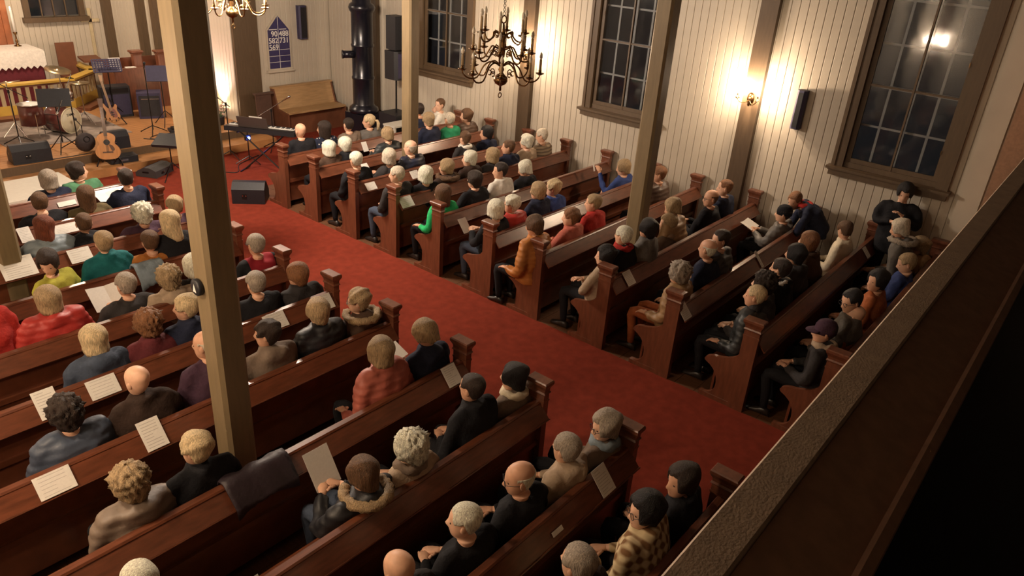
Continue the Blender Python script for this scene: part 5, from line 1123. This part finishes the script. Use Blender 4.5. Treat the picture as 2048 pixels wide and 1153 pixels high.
sheet(-2.793, 9, 'L', 0.148, 0.190, 0.00, 'white sheet on the ledge behind the light grey hooded jacket', -0.050)
sheet(-5.085, 8, 'L', 0.148, 0.210, 0.00, 'white sheet on the ledge at the bottom edge of the picture', -0.050)
sheet(-3.390, 9, 'L', 0.100, 0.030, 0.00, 'thin folded paper on the tenth left ledge', 0.008)
sheet(0.269, 2, 'R', 0.170, 0.110, 0.00, 'small white booklet on the third window-side ledge', -0.050)
sheet(0.174, 3, 'R', 0.210, 0.148, 0.00, 'white sheet beside the fourth aisle post on the window side', -0.050)
sheet(1.156, 2, 'R', 0.150, 0.120, 0.00, 'white sheet on the third window-side ledge before the fur collar', -0.050)
sheet(1.269, 4, 'R', 0.130, 0.140, 0.00, 'white sheet on the fifth window-side ledge above the red coat', -0.050)
sheet(0.378, 7, 'R', 0.150, 0.160, 0.00, 'dim sheet on the eighth window-side ledge by the aisle post', -0.050)
sheet(0.101, 8, 'R', 0.150, 0.180, 0.00, 'dim sheet on the ninth window-side ledge by the aisle post', -0.050)
sheet(2.085, 8, 'R', 0.060, 0.200, 0.00, 'narrow pale strip of paper across the ninth window-side ledge', -0.050)
sheet(3.521, 9, 'R', 0.120, 0.140, 0.00, 'pale sheet on the tenth window-side ledge near the wall', -0.050)

# ================================================================ clothes and bags left on pews
def drape(name, label, cat, loc, w, front, back, m, rz=0):
    """garment hung over the top rail of a pew"""
    t = thing(name, label, cat, loc); mb = MB(); nx = 16; rng = np.random.default_rng(int(abs(loc[0])*100)); rows = []
    prof_ = [(.05, -front), (.052, -front*.5), (.045, -.02), (.02, .022), (-.03, .025), (-.06, -.0), (-.16, -.11), (-.165, -.11-back*.5), (-.17, -.11-back)]
    for (y, z) in prof_:
        r_ = []
        for i in range(nx+1):
            u = i/nx*2-1; q = .012*math.sin(u*9+z*12+loc[0])+rng.normal(0, .002); r_.append((u*w/2*(1+.08*math.sin(z*9+loc[0])), y+(q if y > 0 else -abs(q)-.004), z+.004*math.sin(u*7)-(.06*u*u if z in (prof_[0][1], prof_[-1][1]) else 0)))
        rows.append(r_)
    mb.loft(rows, cap=False, closed=False); n = len(mb.v)
    o = mb.build('cloth', m, t, True); s = o.modifiers.new('thick', 'SOLIDIFY'); s.thickness = .012; s.offset = 1
    return t
drape('draped_coat', 'dark plum coat hung over the pew back below the tall pillar', 'coat', (-4.48, YL[7], .872), .46, .10, .02, mat('plum_satin', (.020, .011, .016), .55, noise=.2, bump=.4, bscale=30))
drape('draped_coat', 'pale blue-grey coat hung over the pew back behind the teal sweater', 'coat', (-3.42, YL[3], .872), .30, .12, .05, smat('cloth_steel', CC['steel'], 'cloth'))
t = thing('handbag', 'beige crumpled bag and gloves on the seat left of the second pillar', 'bag', (1.72, YR[6]+.22, .421)); MB().ell((0, 0, .17), (.16, .10, .168), 14, 9).build('bag_body', smat('cloth_beige', CC['beige'], 'cloth'), t, True); MB().torus((0, 0, .34), .06, .008, 'y').build('strap', smat('cloth_beige', CC['beige'], 'cloth'), t, True)
t = thing('handbag', 'brown leather bag beside the mustard jacket at the seventh pew end', 'bag', (.26, YR[6]+.40, .421)); MB().ell((0, 0, .09), (.10, .05, .088), 14, 9).build('bag_body', smat('cloth_rust', CC['rust'], 'puff'), t, True); MB().torus((0, 0, .18), .05, .006, 'y').build('strap', M_BRASS, t, True)
t = thing('pillar_fitting', 'small black round fitting with a pale face fixed to the tall pillar', 'fitting', (-4.430, -6.53, 2.09))  # round device of unknown use
MB().lathe([(.001, 0), (.055, 0), (.06, -.008), (.06, -.03), (.05, -.038), (.001, -.038)], (0, 0, 0), 20, axis='x').build('housing', M_BLACK, t, True); MB().prism([(-.02, -.03), (.02, -.03), (.0, .032)], 'x', -.041, -.0385).build('face_mark', M_WHITE, t)
